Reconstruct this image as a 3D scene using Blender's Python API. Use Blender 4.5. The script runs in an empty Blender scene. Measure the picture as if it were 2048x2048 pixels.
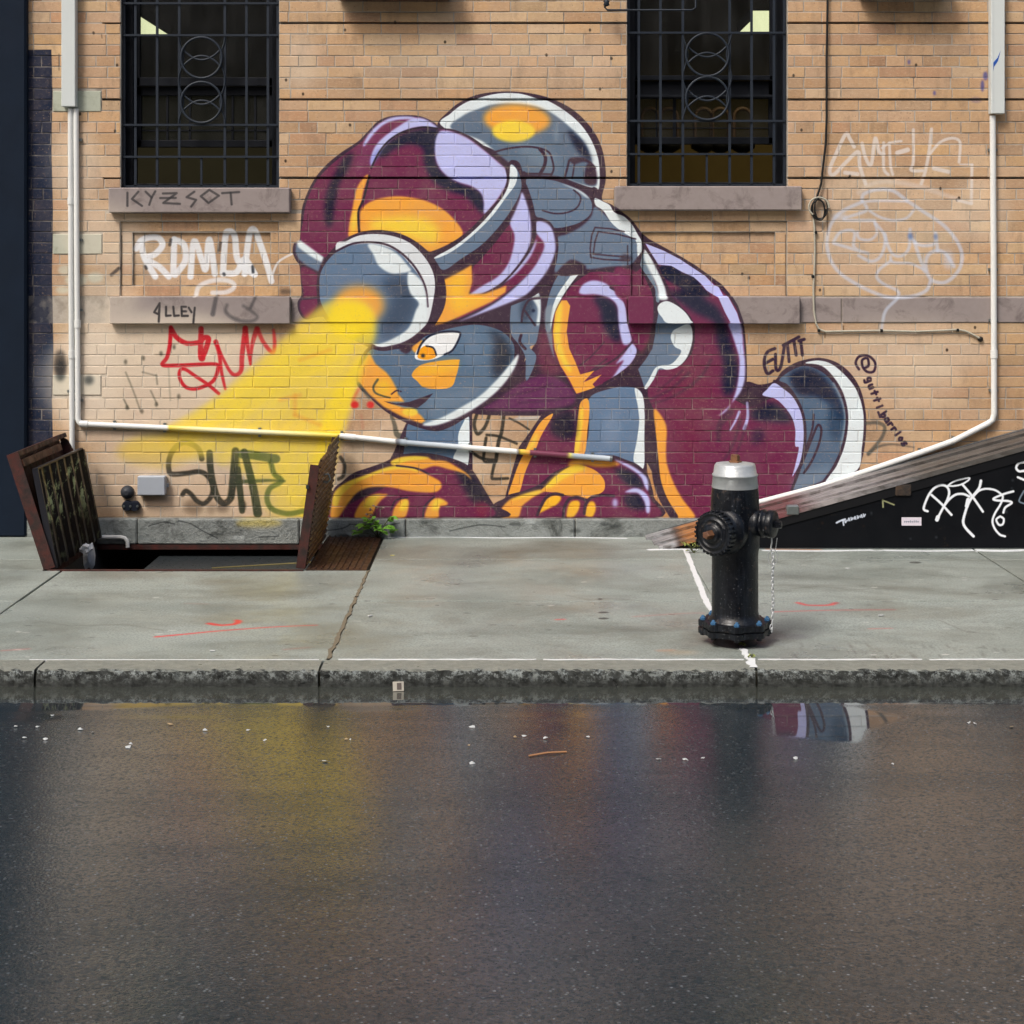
import bpy, bmesh, math, random
import numpy as np
from mathutils import Vector, Matrix
rad = math.radians
SC = bpy.context.scene

# ---------------------------------------------------------------- camera, world, sun, exposure
CAM_D, CAM_Z, FPX = 10.0, 1.683, 3350.0          # metres from wall, eye height, focal length in 2048-px units
cam_d = bpy.data.cameras.new('camera'); cam = bpy.data.objects.new('camera', cam_d)
SC.collection.objects.link(cam); SC.camera = cam
cam.location = (0, -CAM_D, CAM_Z); cam.rotation_euler = (rad(90), 0, 0)
cam_d.sensor_width = 36; cam_d.lens = 36 * FPX / 2048; cam_d.shift_y = -(1024 - 508) / 2048
cam_d.clip_start = 0.05; cam_d.clip_end = 500
world = bpy.data.worlds.new('World'); SC.world = world; world.use_nodes = True
wn = world.node_tree.nodes; wl = world.node_tree.links
bg = wn['Background']; sky = wn.new('ShaderNodeTexSky'); sky.sky_type = 'NISHITA'; sky.sun_disc = False
SUN_EL, SUN_ROT = rad(52), rad(218)
sky.sun_elevation = SUN_EL; sky.sun_rotation = SUN_ROT; sky.dust_density = 6; sky.air_density = 1.2; sky.ozone_density = 0.6
bg.inputs[1].default_value = 0.112; wl.new(sky.outputs[0], bg.inputs[0])
sd = bpy.data.lights.new('sun', 'SUN'); sun = bpy.data.objects.new('sun', sd); SC.collection.objects.link(sun)
sd.energy = 1.5; sd.angle = rad(14); sd.color = (1.0, 0.99, 0.965)
# direction TOWARD the sun
sv = Vector((math.sin(SUN_ROT) * math.cos(SUN_EL), math.cos(SUN_ROT) * math.cos(SUN_EL), math.sin(SUN_EL)))
sun.rotation_euler = sv.to_track_quat('Z', 'Y').to_euler(); sun.location = (0, -4, 12)
SC.view_settings.view_transform = 'Standard'; SC.view_settings.look = 'None'
SC.view_settings.exposure = 0.57; SC.view_settings.gamma = 1; SC.view_settings.use_curve_mapping = False
SC.render.engine = 'CYCLES'; SC.cycles.max_bounces = 6; SC.cycles.use_denoising = True
# ---------------------------------------------------------------- a small vector rasteriser for painted marks
def crom(P, closed, n=6):
    P = [np.array(p[:2], float) for p in P]; m = len(P); out = []
    if m < 3: return np.array(P)
    for i in range(m if closed else m - 1):
        if closed: p0, p1, p2, p3 = P[i - 1], P[i], P[(i + 1) % m], P[(i + 2) % m]
        else: p0, p1, p2, p3 = P[max(i - 1, 0)], P[i], P[i + 1], P[min(i + 2, m - 1)]
        for k in range(n):
            t = k / n
            out.append(0.5 * ((2 * p1) + (p2 - p0) * t + (2 * p0 - 5 * p1 + 4 * p2 - p3) * t * t + (3 * p1 - p0 - 3 * p2 + p3) * t ** 3))
    if not closed: out.append(P[-1])
    return np.array(out)

def hexc(h): return np.array([int(h[i:i + 2], 16) / 255 for i in (1, 3, 5)])

class Canvas:
    def __init__(s, W, H, fn=None):
        s.W, s.H = W, H; s.c = np.zeros((H, W, 4), np.float32); s.fn = fn
    def tr(s, pts, z):
        if z: pts = [(z[0] + p[0] * z[2], z[1] + p[1] * z[2]) for p in pts]
        if s.fn: pts = [s.fn(*p) for p in pts]
        return pts
    def comp(s, x0, y0, m, col, a):
        h, w = m.shape; X0, Y0 = max(x0, 0), max(y0, 0); X1, Y1 = min(x0 + w, s.W), min(y0 + h, s.H)
        if X1 <= X0 or Y1 <= Y0: return
        m = np.clip(m[Y0 - y0:Y1 - y0, X0 - x0:X1 - x0], 0, 1)[..., None] * a
        r = s.c[Y0:Y1, X0:X1]
        r[..., :3] = r[..., :3] * (1 - m) + hexc(col) * m; r[..., 3:] = r[..., 3:] * (1 - m) + m
    @staticmethod
    def blurm(m, b):
        r = max(1, int(round(b * 0.6)))
        for _ in range(3):
            for ax in (0, 1):
                c = np.cumsum(np.pad(m, [(r + 1, r) if k == ax else (0, 0) for k in (0, 1)]), axis=ax)
                m = (c[2 * r + 1:] - c[:-2 * r - 1]) / (2 * r + 1) if ax == 0 else (c[:, 2 * r + 1:] - c[:, :-2 * r - 1]) / (2 * r + 1)
        return m
    def mask(s, P, pad):
        x0, y0 = int(P[:, 0].min()) - pad, int(P[:, 1].min()) - pad
        w, h = int(P[:, 0].max()) + pad + 2 - x0, int(P[:, 1].max()) + pad + 2 - y0
        m = np.zeros((h, w + 1), np.float32); Q = np.roll(P, -1, axis=0); SS = 4
        for j in range(h * SS):
            y = y0 + (j + .5) / SS
            a = (P[:, 1] <= y) != (Q[:, 1] <= y)
            if not a.any(): continue
            xs = np.sort(P[a, 0] + (y - P[a, 1]) * (Q[a, 0] - P[a, 0]) / (Q[a, 1] - P[a, 1])) - x0
            row = m[j // SS]
            for k in range(0, len(xs) - 1, 2):
                a0, a1 = xs[k], xs[k + 1]; i0, i1 = int(a0), int(a1)
                if i0 == i1: row[i0] += (a1 - a0) / SS
                else:
                    row[i0] += (i0 + 1 - a0) / SS; row[i0 + 1:i1] += 1 / SS; row[i1] += (a1 - i1) / SS
        return x0, y0, m[:, :w]
    def fill(s, z, col, pts, blur=0.8, a=1.0, smooth=True):
        P = np.array(s.tr(pts, z), float)
        if smooth: P = crom(P, True)
        x0, y0, m = s.mask(P, int(blur * 2.5) + 3)
        if blur > 0.9: m = s.blurm(m, blur)
        s.comp(x0, y0, m, col, a)
    def ell(s, z, col, cx, cy, rx, ry, blur=1, a=1.0, rot=0):
        c, n = math.cos(rot), math.sin(rot)
        s.fill(z, col, [(cx + rx * math.cos(t) * c - ry * math.sin(t) * n, cy + rx * math.cos(t) * n + ry * math.sin(t) * c) for t in np.linspace(0, 2 * math.pi, 20, endpoint=False)], blur, a)
    def line(s, z, col, pts, w, a=1.0, soft=0.8, w2=None, smooth=True):
        """stroke of width w (zone units), optionally tapering to w2"""
        k = z[2] if z else 1.0
        P = np.array(s.tr(pts, z), float)
        if smooth and len(P) > 2: P = crom(P, False)
        n = len(P); w2 = w if w2 is None else w2
        R = np.linspace(w, w2, n) * k / 2; pad = int(R.max() + soft * 2 + 3)
        x0, y0 = int(P[:, 0].min()) - pad, int(P[:, 1].min()) - pad
        W, H = int(P[:, 0].max()) + pad + 1 - x0, int(P[:, 1].max()) + pad + 1 - y0
        m = np.zeros((H, W), np.float32)
        for i in range(n - 1):
            (ax, ay), (bx, by) = P[i] - (x0, y0), P[i + 1] - (x0, y0)
            u0, v0 = max(int(min(ax, bx)) - pad, 0), max(int(min(ay, by)) - pad, 0)
            u1, v1 = int(max(ax, bx)) + pad, int(max(ay, by)) + pad
            yy, xx = np.mgrid[v0:min(v1, H), u0:min(u1, W)] + 0.5
            dx, dy = bx - ax, by - ay; L = dx * dx + dy * dy + 1e-9
            t = np.clip(((xx - ax) * dx + (yy - ay) * dy) / L, 0, 1)
            d = np.hypot(xx - ax - t * dx, yy - ay - t * dy) - (R[i] + (R[i + 1] - R[i]) * t)
            v = np.clip(0.5 - d / (2 * soft), 0, 1)
            sub = m[v0:v0 + v.shape[0], u0:u0 + v.shape[1]]; np.maximum(sub, v, out=sub)
        s.comp(x0, y0, m, col, a)
    def noisefade(s, seed, cell, lo):
        """patchy coverage, as sprayed paint has"""
        r = np.random.default_rng(seed); out = np.ones((s.H, s.W), np.float32)
        g = r.random((s.H // cell + 3, s.W // cell + 3))
        yy, xx = np.mgrid[0:s.H, 0:s.W] / cell; i, j = yy.astype(int), xx.astype(int); fy, fx = yy - i, xx - j
        v = g[i, j] * (1 - fy) * (1 - fx) + g[i + 1, j] * fy * (1 - fx) + g[i, j + 1] * (1 - fy) * fx + g[i + 1, j + 1] * fy * fx
        out = lo + (1 - lo) * np.clip(v * 2, 0, 1)
        s.c *= out[..., None]
    def image(s, name, sat=1.0, gam=1.0):
        im = bpy.data.images.new(name, s.W, s.H, alpha=True, float_buffer=False)
        c = s.c.copy(); al = np.clip(c[..., 3:], 1e-4, 1); c[..., :3] = np.clip(c[..., :3] / al, 0, 1); lu = c[..., :3].mean(axis=2, keepdims=True); c[..., :3] = np.clip(lu + (c[..., :3] - lu) * sat, 0, 1) ** gam
        im.alpha_mode = 'CHANNEL_PACKED'; im.colorspace_settings.name = 'sRGB'
        im.pixels.foreach_set(np.ascontiguousarray(c[::-1]).ravel().astype(np.float32)); im.update(); im.pack()
        return im
# ---------------------------------------------------------------- paint on the wall (1 unit = 1/335 m)
def Z(x, y, w, n=1932): return (x, y, w / n)
zA, zB, zC, zD, zE = Z(560, 160, 500), Z(860, 160, 500), Z(560, 560, 500), Z(960, 560, 500), Z(1300, 560, 500)
zF, zH, zK, zL = Z(1500, 500, 548), Z(1640, 240, 360, 1581), Z(1230, 430, 300), Z(960, 860, 340)
zM, zN, zP, zQ, zR, zU, zV = Z(240, 640, 360), Z(300, 840, 400), Z(700, 760, 400), Z(0, 450, 700), Z(0, 0, 700), Z(1800, 880, 248), Z(1500, 820, 548)
PL, MA, NV, LV, GR, WH, OR, YE = '#402c40', '#722c52', '#0c1a38', '#c3c6f0', '#6e8096', '#e2ebee', '#ebab4c', '#f0d450'
WALLW, WALLH = 2048, 1092
wall_cv = Canvas(WALLW, WALLH)

FONT = {  # tiny handwriting font: strokes in a 1 x 1 cell, y down
 'g': [[(.8,.3),(.3,.2),(.2,.6),(.7,.7),(.8,.3),(.8,1.2),(.3,1.2)]], 'u': [[(.2,.3),(.2,.8),(.6,.9),(.8,.3),(.85,.9)]],
 't': [[(.5,-.1),(.45,.9)],[(.15,.3),(.85,.25)]], 'i': [[(.5,.3),(.5,.9)],[(.5,0),(.5,.05)]], '_': [[(.0,.95),(1.,.95)]],
 'b': [[(.2,-.1),(.2,.9),(.75,.8),(.7,.4),(.25,.45)]], 'a': [[(.75,.4),(.3,.3),(.2,.8),(.7,.8),(.78,.35),(.85,.9)]],
 'r': [[(.25,.3),(.25,.9)],[(.25,.5),(.5,.3),(.8,.35)]], 'o': [[(.5,.3),(.2,.6),(.5,.9),(.8,.6),(.5,.3)]],
 's': [[(.8,.3),(.3,.35),(.4,.6),(.75,.7),(.6,.95),(.2,.9)]],
 'R': [[(.2,0),(.2,1)],[(.2,0),(.8,.1),(.7,.45),(.2,.5),(.85,1)]], 'A': [[(.1,1),(.5,0),(.9,1)],[(.3,.6),(.75,.6)]],
 'C': [[(.85,.15),(.4,0),(.15,.5),(.4,1),(.85,.85)]], 'T': [[(.1,0),(.9,0)],[(.5,0),(.5,1)]], 'U': [[(.15,0),(.2,.9),(.7,.95),(.85,0)]],
 'N': [[(.15,1),(.15,0),(.85,1),(.85,0)]], 'H': [[(.15,0),(.15,1)],[(.85,0),(.85,1)],[(.15,.5),(.85,.5)]]}
def write(cv, text, x, y, dx, dy, size, w, col, a=1.0):
    L = math.hypot(dx, dy); ux, uy = dx / L, dy / L; vx, vy = -uy, ux
    for k, ch in enumerate(text):
        ox, oy = x + dx * k, y + dy * k
        for st in FONT.get(ch, []):
            cv.line(None, col, [(ox + (p * ux * .8 + q * vx) * size, oy + (p * uy * .8 + q * vy) * size) for p, q in st], w, a, .7)

def paint_wall():
    c = wall_cv; f, l, e = c.fill, c.line, c.ell
    # navy paint on the neighbour's bricks
    f(None, '#1d2940', [(-40, 100), (103, 99), (105, 180), (103, 300), (106, 420), (104, 560), (107, 700), (104, 800), (106, 880), (103, 1060), (-40, 1060)], .6, 1, False)
    # old whitewash patches
    for x, y, rx, ry, a in ((200, 470, 90, 60, .30), (330, 700, 190, 70, .38), (200, 600, 80, 45, .3), (360, 800, 200, 50, .3), (600, 120, 30, 60, .25), (1960, 420, 60, 60, .25), (1800, 760, 120, 60, .18), (420, 900, 240, 60, .18), (860, 900, 160, 70, .25), (290, 520, 90, 30, .2), (170, 760, 70, 120, .4), (330, 760, 260, 130, .3), (430, 960, 280, 90, .28), (1000, 120, 320, 50, .12), (1750, 460, 160, 120, .18), (1800, 700, 200, 60, .2), (150, 330, 50, 80, .3)):
        e(None, '#e6dac8', x, y, rx, ry, 24, min(a * 1.25, .5))
    for x, y, rx, ry in ((130, 540, 14, 10), (152, 560, 22, 12), (190, 555, 16, 10), (125, 580, 14, 7)): e(None, '#cdd2c4', x, y, rx, ry, 4, .6)
    for x, y in ((572,160),(571,322),(1223,117),(1223,343),(1587,151),(1881,377),(187,66),(160,228),(234,130),(1200,178),(606,188),(1603,260),(1918,396),(1700,352),(1832,130),(1914,400),(1500,556),(1486,548),(1180,60),(890,84),(690,60),(790,44),(1093,110),(700,250),(230,262),(1640,580),(1950,655),(1894,700)): e(None, '#1d1814', x, y, 2.6, 3.4, .9, .9)
    for x0, y0, x1, y1 in ((1402,528,1402,549),(1648,576,1648,590),(1687,652,1687,662),(1650,664,1650,675),(118,108,118,140),(203,68,204,76),(1655,378,1655,470),(1572,470,1572,590),(1270,300,1270,350)): l(None, '#3a2c22', [(x0, y0), (x1, y1)], 2.2, .7)
    # ---- white ROMAN
    W = '#e8e9ec'
    for p in ([(770,90),(790,180),(850,285)],[(745,130),(780,80),(860,68),(890,110),(850,160),(800,185),(870,230),(925,285)],[(955,80),(950,270)],[(955,80),(1010,110),(1015,200),(960,275)],
              [(1045,285),(1065,90),(1110,200),(1130,240),(1150,80),(1180,270)],[(1225,270),(1238,70),(1260,35),(1290,60),(1310,200),(1400,275)],[(1225,265),(1300,262),(1345,190),(1400,270)],[(1345,270),(1370,60),(1400,25),(1430,100),(1470,220),(1495,310)]):
        l(zQ, W, p, 34, .92, 1.6)
    l(zQ, W, [(1495,300),(1530,210),(1610,160)], 12, .7, 1.2)
    l(zQ, W, [(1080,385),(1100,335),(1180,305),(1260,310),(1290,340),(1250,370),(1170,375)], 24, .7, 2)
    for p in ([(795,230),(800,240)],[(1210,100),(1205,140)],[(1230,270),(1232,275)],[(935,80),(930,110)],[(1390,230),(1392,260)]): l(zQ, '#27303a', p, 16, .8, 1.5)
    l(zQ, '#30343a', [(655,240),(615,275)], 18, .8, 1.5); e(zQ, '#2c2c2e', 1575, 368, 34, 18, 3, .7); l(zQ, '#3a3a3a', [(668,60),(668,330)], 8, .4)
    # ---- sill letters and band letters
    D = '#2a2b30'
    for p in ([(715,1065),(715,1138)],[(775,1060),(740,1100),(795,1138)],[(815,1060),(848,1092),(868,1058)],[(848,1092),(835,1132)],[(910,1070),(985,1068),(912,1122),(1003,1127)],[(895,1095),(980,1094)],[(1082,1060),(1040,1090),(1092,1105),(1065,1142)],[(1165,1050),(1217,1082),(1160,1122),(1118,1085),(1165,1050)],[(1235,1068),(1328,1062)],[(1282,1066),(1287,1130)]):
        l(zR, D, p, 13, .85, .8, smooth=False)
    for p in ([(890,430),(860,480),(885,492),(890,440),(885,532)],[(925,450),(925,500),(950,498)],[(965,450),(970,500),(995,498)],[(1035,450),(1010,450),(1012,500),(1045,500)],[(1012,475),(1035,475)],[(1050,455),(1065,480)],[(1083,455),(1075,540)]):
        l(zQ, '#1f1f22', p, 12, .9, .8, smooth=False)
    l(zQ, '#33363c', [(1200,400),(1182,490)], 24, .7, 2); l(zQ, '#3a3c40', [(1260,440),(1255,480),(1310,520),(1390,530),(1425,500),(1350,445)], 18, .6, 2.5); l(zQ, '#33363c', [(1415,400),(1390,455)], 18, .7, 2)
    # ---- grey scribbles
    for p, a in (([(60,560),(150,780),(220,980)], .45), ([(330,760),(400,910)], .5), ([(40,850),(90,950)], .6), ([(520,500),(540,860)], .25), ([(390,590),(400,690)], .5), ([(240,560),(380,595)], .4)):
        l(zM, '#4a504a', p, 16, a, 1.6)
    for x, y, r in ((120, 725, 12), (121, 740, 11), (178, 760, 9)): e(None, '#2c3034', x, y, r, r * 2.0 if x < 130 else r, 5, .75)
    for x, y in ((75,940),(235,980),(390,905),(630,820),(250,410),(60,450),(440,360),(580,290)): e(zM, '#2b332e', x, y, 16, 26, 2, .6)
    # ---- red tag
    RD = '#c4142c'
    l(zM, RD, [(545,80),(535,260),(505,400),(455,482),(600,488),(700,485),(1020,475),(1050,530),(1010,640),(930,700),(800,740),(700,715),(640,620),(645,540),(700,530),(820,610),(940,690),(1060,790)], 42, .95, 1.2, 34)
    l(zM, RD, [(550,95),(610,190),(720,250),(850,240)], 50, .95, 1.2)
    l(zM, RD, [(870,95),(870,410),(950,215),(900,190),(870,230)], 56, .95, 1.2); l(zM, RD, [(870,330),(880,410)], 70, .95, 1.2)
    l(zM, RD, [(1028,235),(1065,360),(1090,560),(1130,740)], 50, .9, 1.4, 26)
    l(zM, RD, [(1040,260),(1110,420),(1180,550),(1240,590),(1300,540),(1310,380),(1345,90)], 24, .85, 1.4, 56)
    l(zM, RD, [(1345,90),(1370,280),(1400,480)], 56, .9, 1.4, 22); l(zM, RD, [(1400,470),(1420,260),(1470,95)], 20, .85, 1.4, 60)
    l(zM, RD, [(1480,100),(1540,240),(1640,350),(1660,250),(1648,110)], 44, .85, 1.6, 36)
    # ---- SLATE
    DK, OL = '#2b302c', '#56663c'
    e(zN, '#4a4238', 420, 840, 90, 70, 6, .55); e(zN, '#443c36', 700, 850, 60, 40, 5, .5); e(zN, '#5a5046', 590, 850, 40, 60, 6, .4)
    l(zN, DK, [(500,375),(475,290),(400,232),(310,218),(225,290),(185,380),(180,470),(210,522),(350,515),(480,500),(560,545),(605,640),(590,740),(520,808),(450,780),(395,715),(345,685),(315,720)], 52, .93, 1.4, 44)
    l(zN, '#46553a', [(400,232),(310,218),(225,290)], 48, .6, 2)
    l(zN, DK, [(575,318),(585,480),(615,640),(650,750),(715,805),(780,750),(800,600)], 62, .93, 1.4); l(zN, '#3c4634', [(800,620),(815,450),(825,300)], 74, .93, 1.6)
    l(zN, '#3a4432', [(825,300),(845,480),(872,700),(890,880)], 70, .9, 1.4, 50); l(zN, '#4a5638', [(910,310),(960,500),(1005,690),(1040,900)], 60, .9, 1.4, 80); l(zN, DK, [(1038,860),(1042,900)], 78, .8, 2)
    e(zN, DK, 893, 830, 34, 60, 1.5, .9); l(zN, '#4a5638', [(830,600),(1000,590),(1160,584),(1300,590)], 36, .8, 1.6, 20)
    l(zN, OL, [(890,330),(1000,340),(1200,372)], 80, .9, 1.6); l(zN, '#6b7a3e', [(1165,400),(1200,520),(1270,590),(1160,660),(1130,760),(1180,860),(1330,905),(1480,880)], 42, .85, 1.8)
    l(zN, DK, [(1480,800),(1520,740)], 50, .9, 1.5); l(zN, '#2b302c', [(1840,360),(1880,440),(1865,540),(1820,570)], 34, .9, 1.5)
    # ---- black tag between the legs
    G = '#1b2422'
    for p, w in (([(1225,330),(1200,430),(1230,520),(1285,480),(1320,420),(1345,340)], 34), ([(1485,350),(1465,500),(1435,600),(1410,780)], 36), ([(1320,530),(1440,545),(1610,615)], 26), ([(1540,370),(1640,420),(1730,480)], 22), ([(1315,560),(1295,700),(1300,785),(1405,790)], 30), ([(1180,700),(1280,760),(1400,775)], 30), ([(1400,790),(1370,935),(1400,955),(1525,950)], 30)):
        l(zP, G, p, w, .93, 1.1)
    l(zP, G, [(1290,1050),(1345,1120),(1510,1120)], 12, .6, 1.4); l(zP, '#3f4a44', [(400,345),(430,430),(450,520),(490,545)], 30, .8, 1.4, 60)
    # ---- silhouettes in dark outline
    body = [(330,215),(450,310),(650,420),(850,530),(1050,650),(1200,760),(1380,890),(1480,1010),(1575,1170),(1630,1330),(1668,1450),(1692,1700),(1700,1932)]
    bodyN = [(1230 + x * zK[2], 430 + y * zK[2]) for x, y in body]
    f(None, PL, bodyN + [(1494, 760), (1490, 790), (1560, 900), (1520, 1036), (1347, 1036), (1318, 995), (1307, 950), (1294, 925), (1288, 870), (1285, 780), (1270, 700), (1230, 600), (1180, 520), (1240, 440)], .8, 1, False)
    f(zE, PL, [(735,795),(850,808),(960,780),(1020,705),(1110,645),(1200,615),(1320,602),(1440,635),(1545,715),(1625,840),(1665,1000),(1672,1150),(1655,1320),(1615,1490),(1560,1836),(700,1836),(700,1000)])
    f(None, MA, [(1230 + x * zK[2], 430 + y * zK[2]) for x, y in [(395,365),(640,462),(850,575),(1000,672),(1170,785),(1330,925),(1440,1035),(1550,1200),(1600,1370),(1640,1500),(1665,1700),(1672,1932)]] + [(1490, 740), (1484, 770), (1470, 800), (1500, 815), (1558, 790), (1590, 850), (1598, 900), (1590, 960), (1560, 1036), (1389, 1036), (1340, 960), (1320, 880), (1308, 820), (1298, 800), (1290, 760), (1250, 600), (1280, 480)], .8, 1, False)
    f(zE, NV, [(80,60),(200,90),(330,20),(420,150),(500,200),(560,290),(600,400),(650,560),(680,700),(655,840),(590,900),(560,800),(570,640),(520,470),(500,330),(350,250),(250,180)], 9, .9)
    f(zK, NV, [(580,660),(740,650),(900,750),(1040,800),(1130,930),(1230,1030),(1100,1040),(900,960),(700,850),(600,780)], 4, .95)
    f(zE, '#7a2c46', [(200,600),(420,600),(480,900),(440,1200),(380,1500),(240,1500),(160,1100)], 26, .35)
    f(zK, LV, [(395,365),(560,430),(640,462),(850,572),(1000,672),(1170,785),(1280,900),(1340,930),(1400,1040),(1440,1040),(1500,1150),(1560,1260),(1600,1390),(1480,1390),(1400,1240),(1320,1060),(1180,970),(1110,880),(1020,800),(880,740),(730,655),(560,640),(500,540)], .8, 1, False)
    f(zE, LV, [(606,330),(694,330),(715,420),(722,520),(735,640),(730,780),(690,880),(610,975),(530,1050),(600,1005),(650,900),(680,780),(690,620),(660,500),(630,410)], 1, 1, True)
    l(zE, LV, [(690,1020),(660,1090),(620,1160)], 22, .95, 1.5, 12); l(zE, LV, [(752,950),(755,1060),(728,1150)], 20, .95, 1.2, 26)
    for p, w in (([(470,620),(380,760),(180,900),(0,960)], 24), ([(300,720),(150,850),(-60,950)], 26), ([(250,700),(60,860)], 16), ([(700,1080),(650,1250),(600,1350),(540,1440)], 22), ([(740,1130),(700,1260),(660,1360)], 22), ([(620,1020),(540,1120),(530,1240)], 60)):
        l(zE, PL, p, w, .55, 3, w * .5)
    # boot
    f(zE, '#5a7088', [(1000,770),(1100,695),(1200,665),(1310,700),(1400,775),(1470,900),(1505,1020),(1505,1150),(1475,1300),(1410,1440),(1330,1550),(1100,1622),(1140,1520),(1180,1350),(1200,1150),(1180,1000),(1120,880),(1060,805)])
    f(zE, NV, [(1080,730),(1200,680),(1310,720),(1410,830),(1470,950),(1490,1060),(1450,1080),(1400,960),(1280,900),(1140,880)], 7, .95)
    f(zE, '#2c4560', [(1400,900),(1480,1000),(1490,1150),(1440,1250),(1380,1150),(1380,1000)], 9, .8)
    l(zE, '#8fa0ae', [(1420,800),(1480,920),(1510,1050),(1500,1160),(1480,1260)], 18, .8, 2)
    f(zE, '#8594a4', [(1150,1500),(1330,1440),(1400,1440),(1330,1550),(1100,1622)], 8, .6)
    f(zE, WH, [(1200,642),(1300,622),(1400,648),(1500,728),(1590,840),(1640,980),(1652,1120),(1637,1300),(1600,1470),(1360,1562),(1440,1440),(1500,1290),(1522,1150),(1520,1000),(1480,860),(1410,750),(1320,680)])
    l(zE, PL, [(1200,655),(1320,672),(1410,755),(1480,870),(1518,1010),(1518,1150),(1490,1290),(1430,1430),(1340,1560)], 20)
    l(zE, PL, [(1265,1040),(1255,1150),(1220,1260),(1190,1340)], 16); l(zE, PL, [(1190,1490),(1250,1400),(1305,1270),(1325,1160),(1300,1120),(1265,1190),(1210,1330),(1170,1430)], 18)
    f(zE, NV, [(790,1010),(930,950),(1030,1000),(1090,1090),(950,1090),(800,1070)], 8, .95); f(zE, NV, [(790,1180),(860,1150),(880,1230),(800,1270)], 8, .5); f(zE, PL, [(740,820),(860,830),(950,830),(880,900),(900,990),(780,1000)], 7, .8)
    f(zE, LV, [(870,890),(905,845),(960,797),(1030,840),(1105,905),(1165,1020),(1188,1150),(1182,1300),(1155,1420),(1100,1520),(1120,1440),(1150,1300),(1122,1280),(1122,1150),(1090,1050),(1020,960),(960,915)])
    l(zE, PL, [(960,780),(1060,825),(1130,920),(1180,1030),(1200,1160),(1190,1330),(1150,1480),(1095,1620)], 20)
    # hip stripe
    f(zE, OR, [(30,1000),(95,1060),(130,1150),(125,1300),(132,1420),(180,1560),(250,1690),(350,1836),(185,1836),(120,1690),(70,1540),(45,1400),(42,1200)], 1)
    # centre mass
    f(zD, PL, [(400,-60),(700,-90),(1300,-60),(1420,300),(1300,800),(1290,1000),(1290,1440),(1340,1836),(1300,1836),(700,1550),(190,1690),(230,1540),(300,1290),(380,1180),(470,1050),(200,1050),(0,1042),(-120,1020),(-70,1000),(100,900),(300,700),(420,500),(380,100)], .8, 1, False)
    f(zD, '#6b3360', [(20,995),(130,930),(220,860),(330,790),(470,735),(600,760),(720,860),(725,950),(600,990),(400,1012),(200,1010)], 4, .95)
    f(zD, '#7a3a55', [(470,380),(540,440),(560,560),(640,700),(560,740),(470,700),(440,560)], 8, .8); l(zD, PL, [(180,900),(400,860),(560,800)], 12, .5, 3); l(zD, PL, [(300,950),(560,930),(720,900)], 10, .5, 3)
    f(zD, '#c3c6c8', [(470,1060),(455,1052),(300,1060),(240,1080),(420,1075)], 1, .7, False)
    # shoulder strap
    f(zB, GR, [(895,1930),(900,1760),(935,1620),(990,1510),(1060,1430),(1120,1405),(1170,1420),(1212,1450),(1150,1500),(1070,1600),(1000,1700),(950,1830),(935,1930)])
    f(zB, WH, [(1065,1440),(1120,1410),(1212,1450),(1160,1490),(1090,1575),(1020,1680),(965,1790),(930,1930),(935,1800),(975,1680),(1030,1590),(1080,1520),(1100,1470)])
    f(zD, '#8d98a4', [(505,220),(560,200),(545,330),(560,420),(575,600),(530,470),(500,330)], 2, .8)
    # upper arm
    f(zD, MA, [(680,80),(760,0),(900,-80),(1100,-112),(1240,-60),(1310,40),(1335,150),(1325,300),(1290,430),(1225,560),(1180,640),(1100,720),(1000,780),(800,860),(740,872),(640,700),(570,560),(560,400),(570,280),(620,170)])
    f(zD, '#86406a', [(950,-60),(1100,-80),(1230,0),(1260,130),(1150,90),(1040,20)], 12, .9)
    f(zD, '#7a3040', [(1200,420),(1310,420),(1280,530),(1225,560)], 6, .7)
    f(zD, NV, [(880,130),(1000,150),(1060,220),(1080,350),(1080,480),(1000,430),(950,330),(930,220)], 8, .95)
    f(zD, LV, [(765,95),(795,35),(870,3),(960,20),(1025,68),(1095,120),(1125,200),(1142,330),(1172,470),(1110,500),(1080,400),(1068,300),(1058,200),(1000,140),(900,112),(800,112)], 1.4)
    f(zD, LV, [(1170,488),(1216,550),(1172,640),(1100,705),(1010,780),(1060,700),(1110,620),(1050,650),(1120,560)], 1.2)
    l(zD, PL, [(1010,58),(1085,108),(1132,200),(1150,330),(1185,450),(1222,548),(1175,650),(1080,730),(960,800)], 20)
    l(zD, PL, [(1185,470),(1060,600),(900,690),(780,740)], 16, .8); l(zD, PL, [(960,480),(860,590),(770,660)], 12, .7); l(zD, PL, [(980,610),(860,700)], 12, .7)
    f(zD, OR, [(630,158),(670,156),(697,200),(682,300),(670,400),(690,530),(740,640),(775,730),(885,700),(800,790),(942,730),(870,805),(890,830),(800,862),(745,878),(690,770),(620,660),(578,540),(564,400),(582,250)], .8, 1, False)
    f(zD, YE, [(600,210),(635,180),(630,330),(625,450),(655,580),(710,700),(665,690),(595,560),(570,400)], 3, .85)
    # forearm
    f(zD, '#6a829e', [(838,935),(880,882),(1000,842),(1100,825),(1200,835),(1252,880),(1272,1000),(1270,1200),(1264,1452),(1180,1410),(1000,1362),(815,1345),(838,1200),(845,1020)])
    f(zD, '#8496ae', [(960,1050),(1060,1050),(1080,1200),(1000,1300),(950,1200)], 14, .6)
    f(zD, WH, [(1198,835),(1252,882),(1272,1000),(1270,1200),(1264,1452),(1188,1400),(1210,1250),(1230,1100),(1220,980),(1204,900)])
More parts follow.
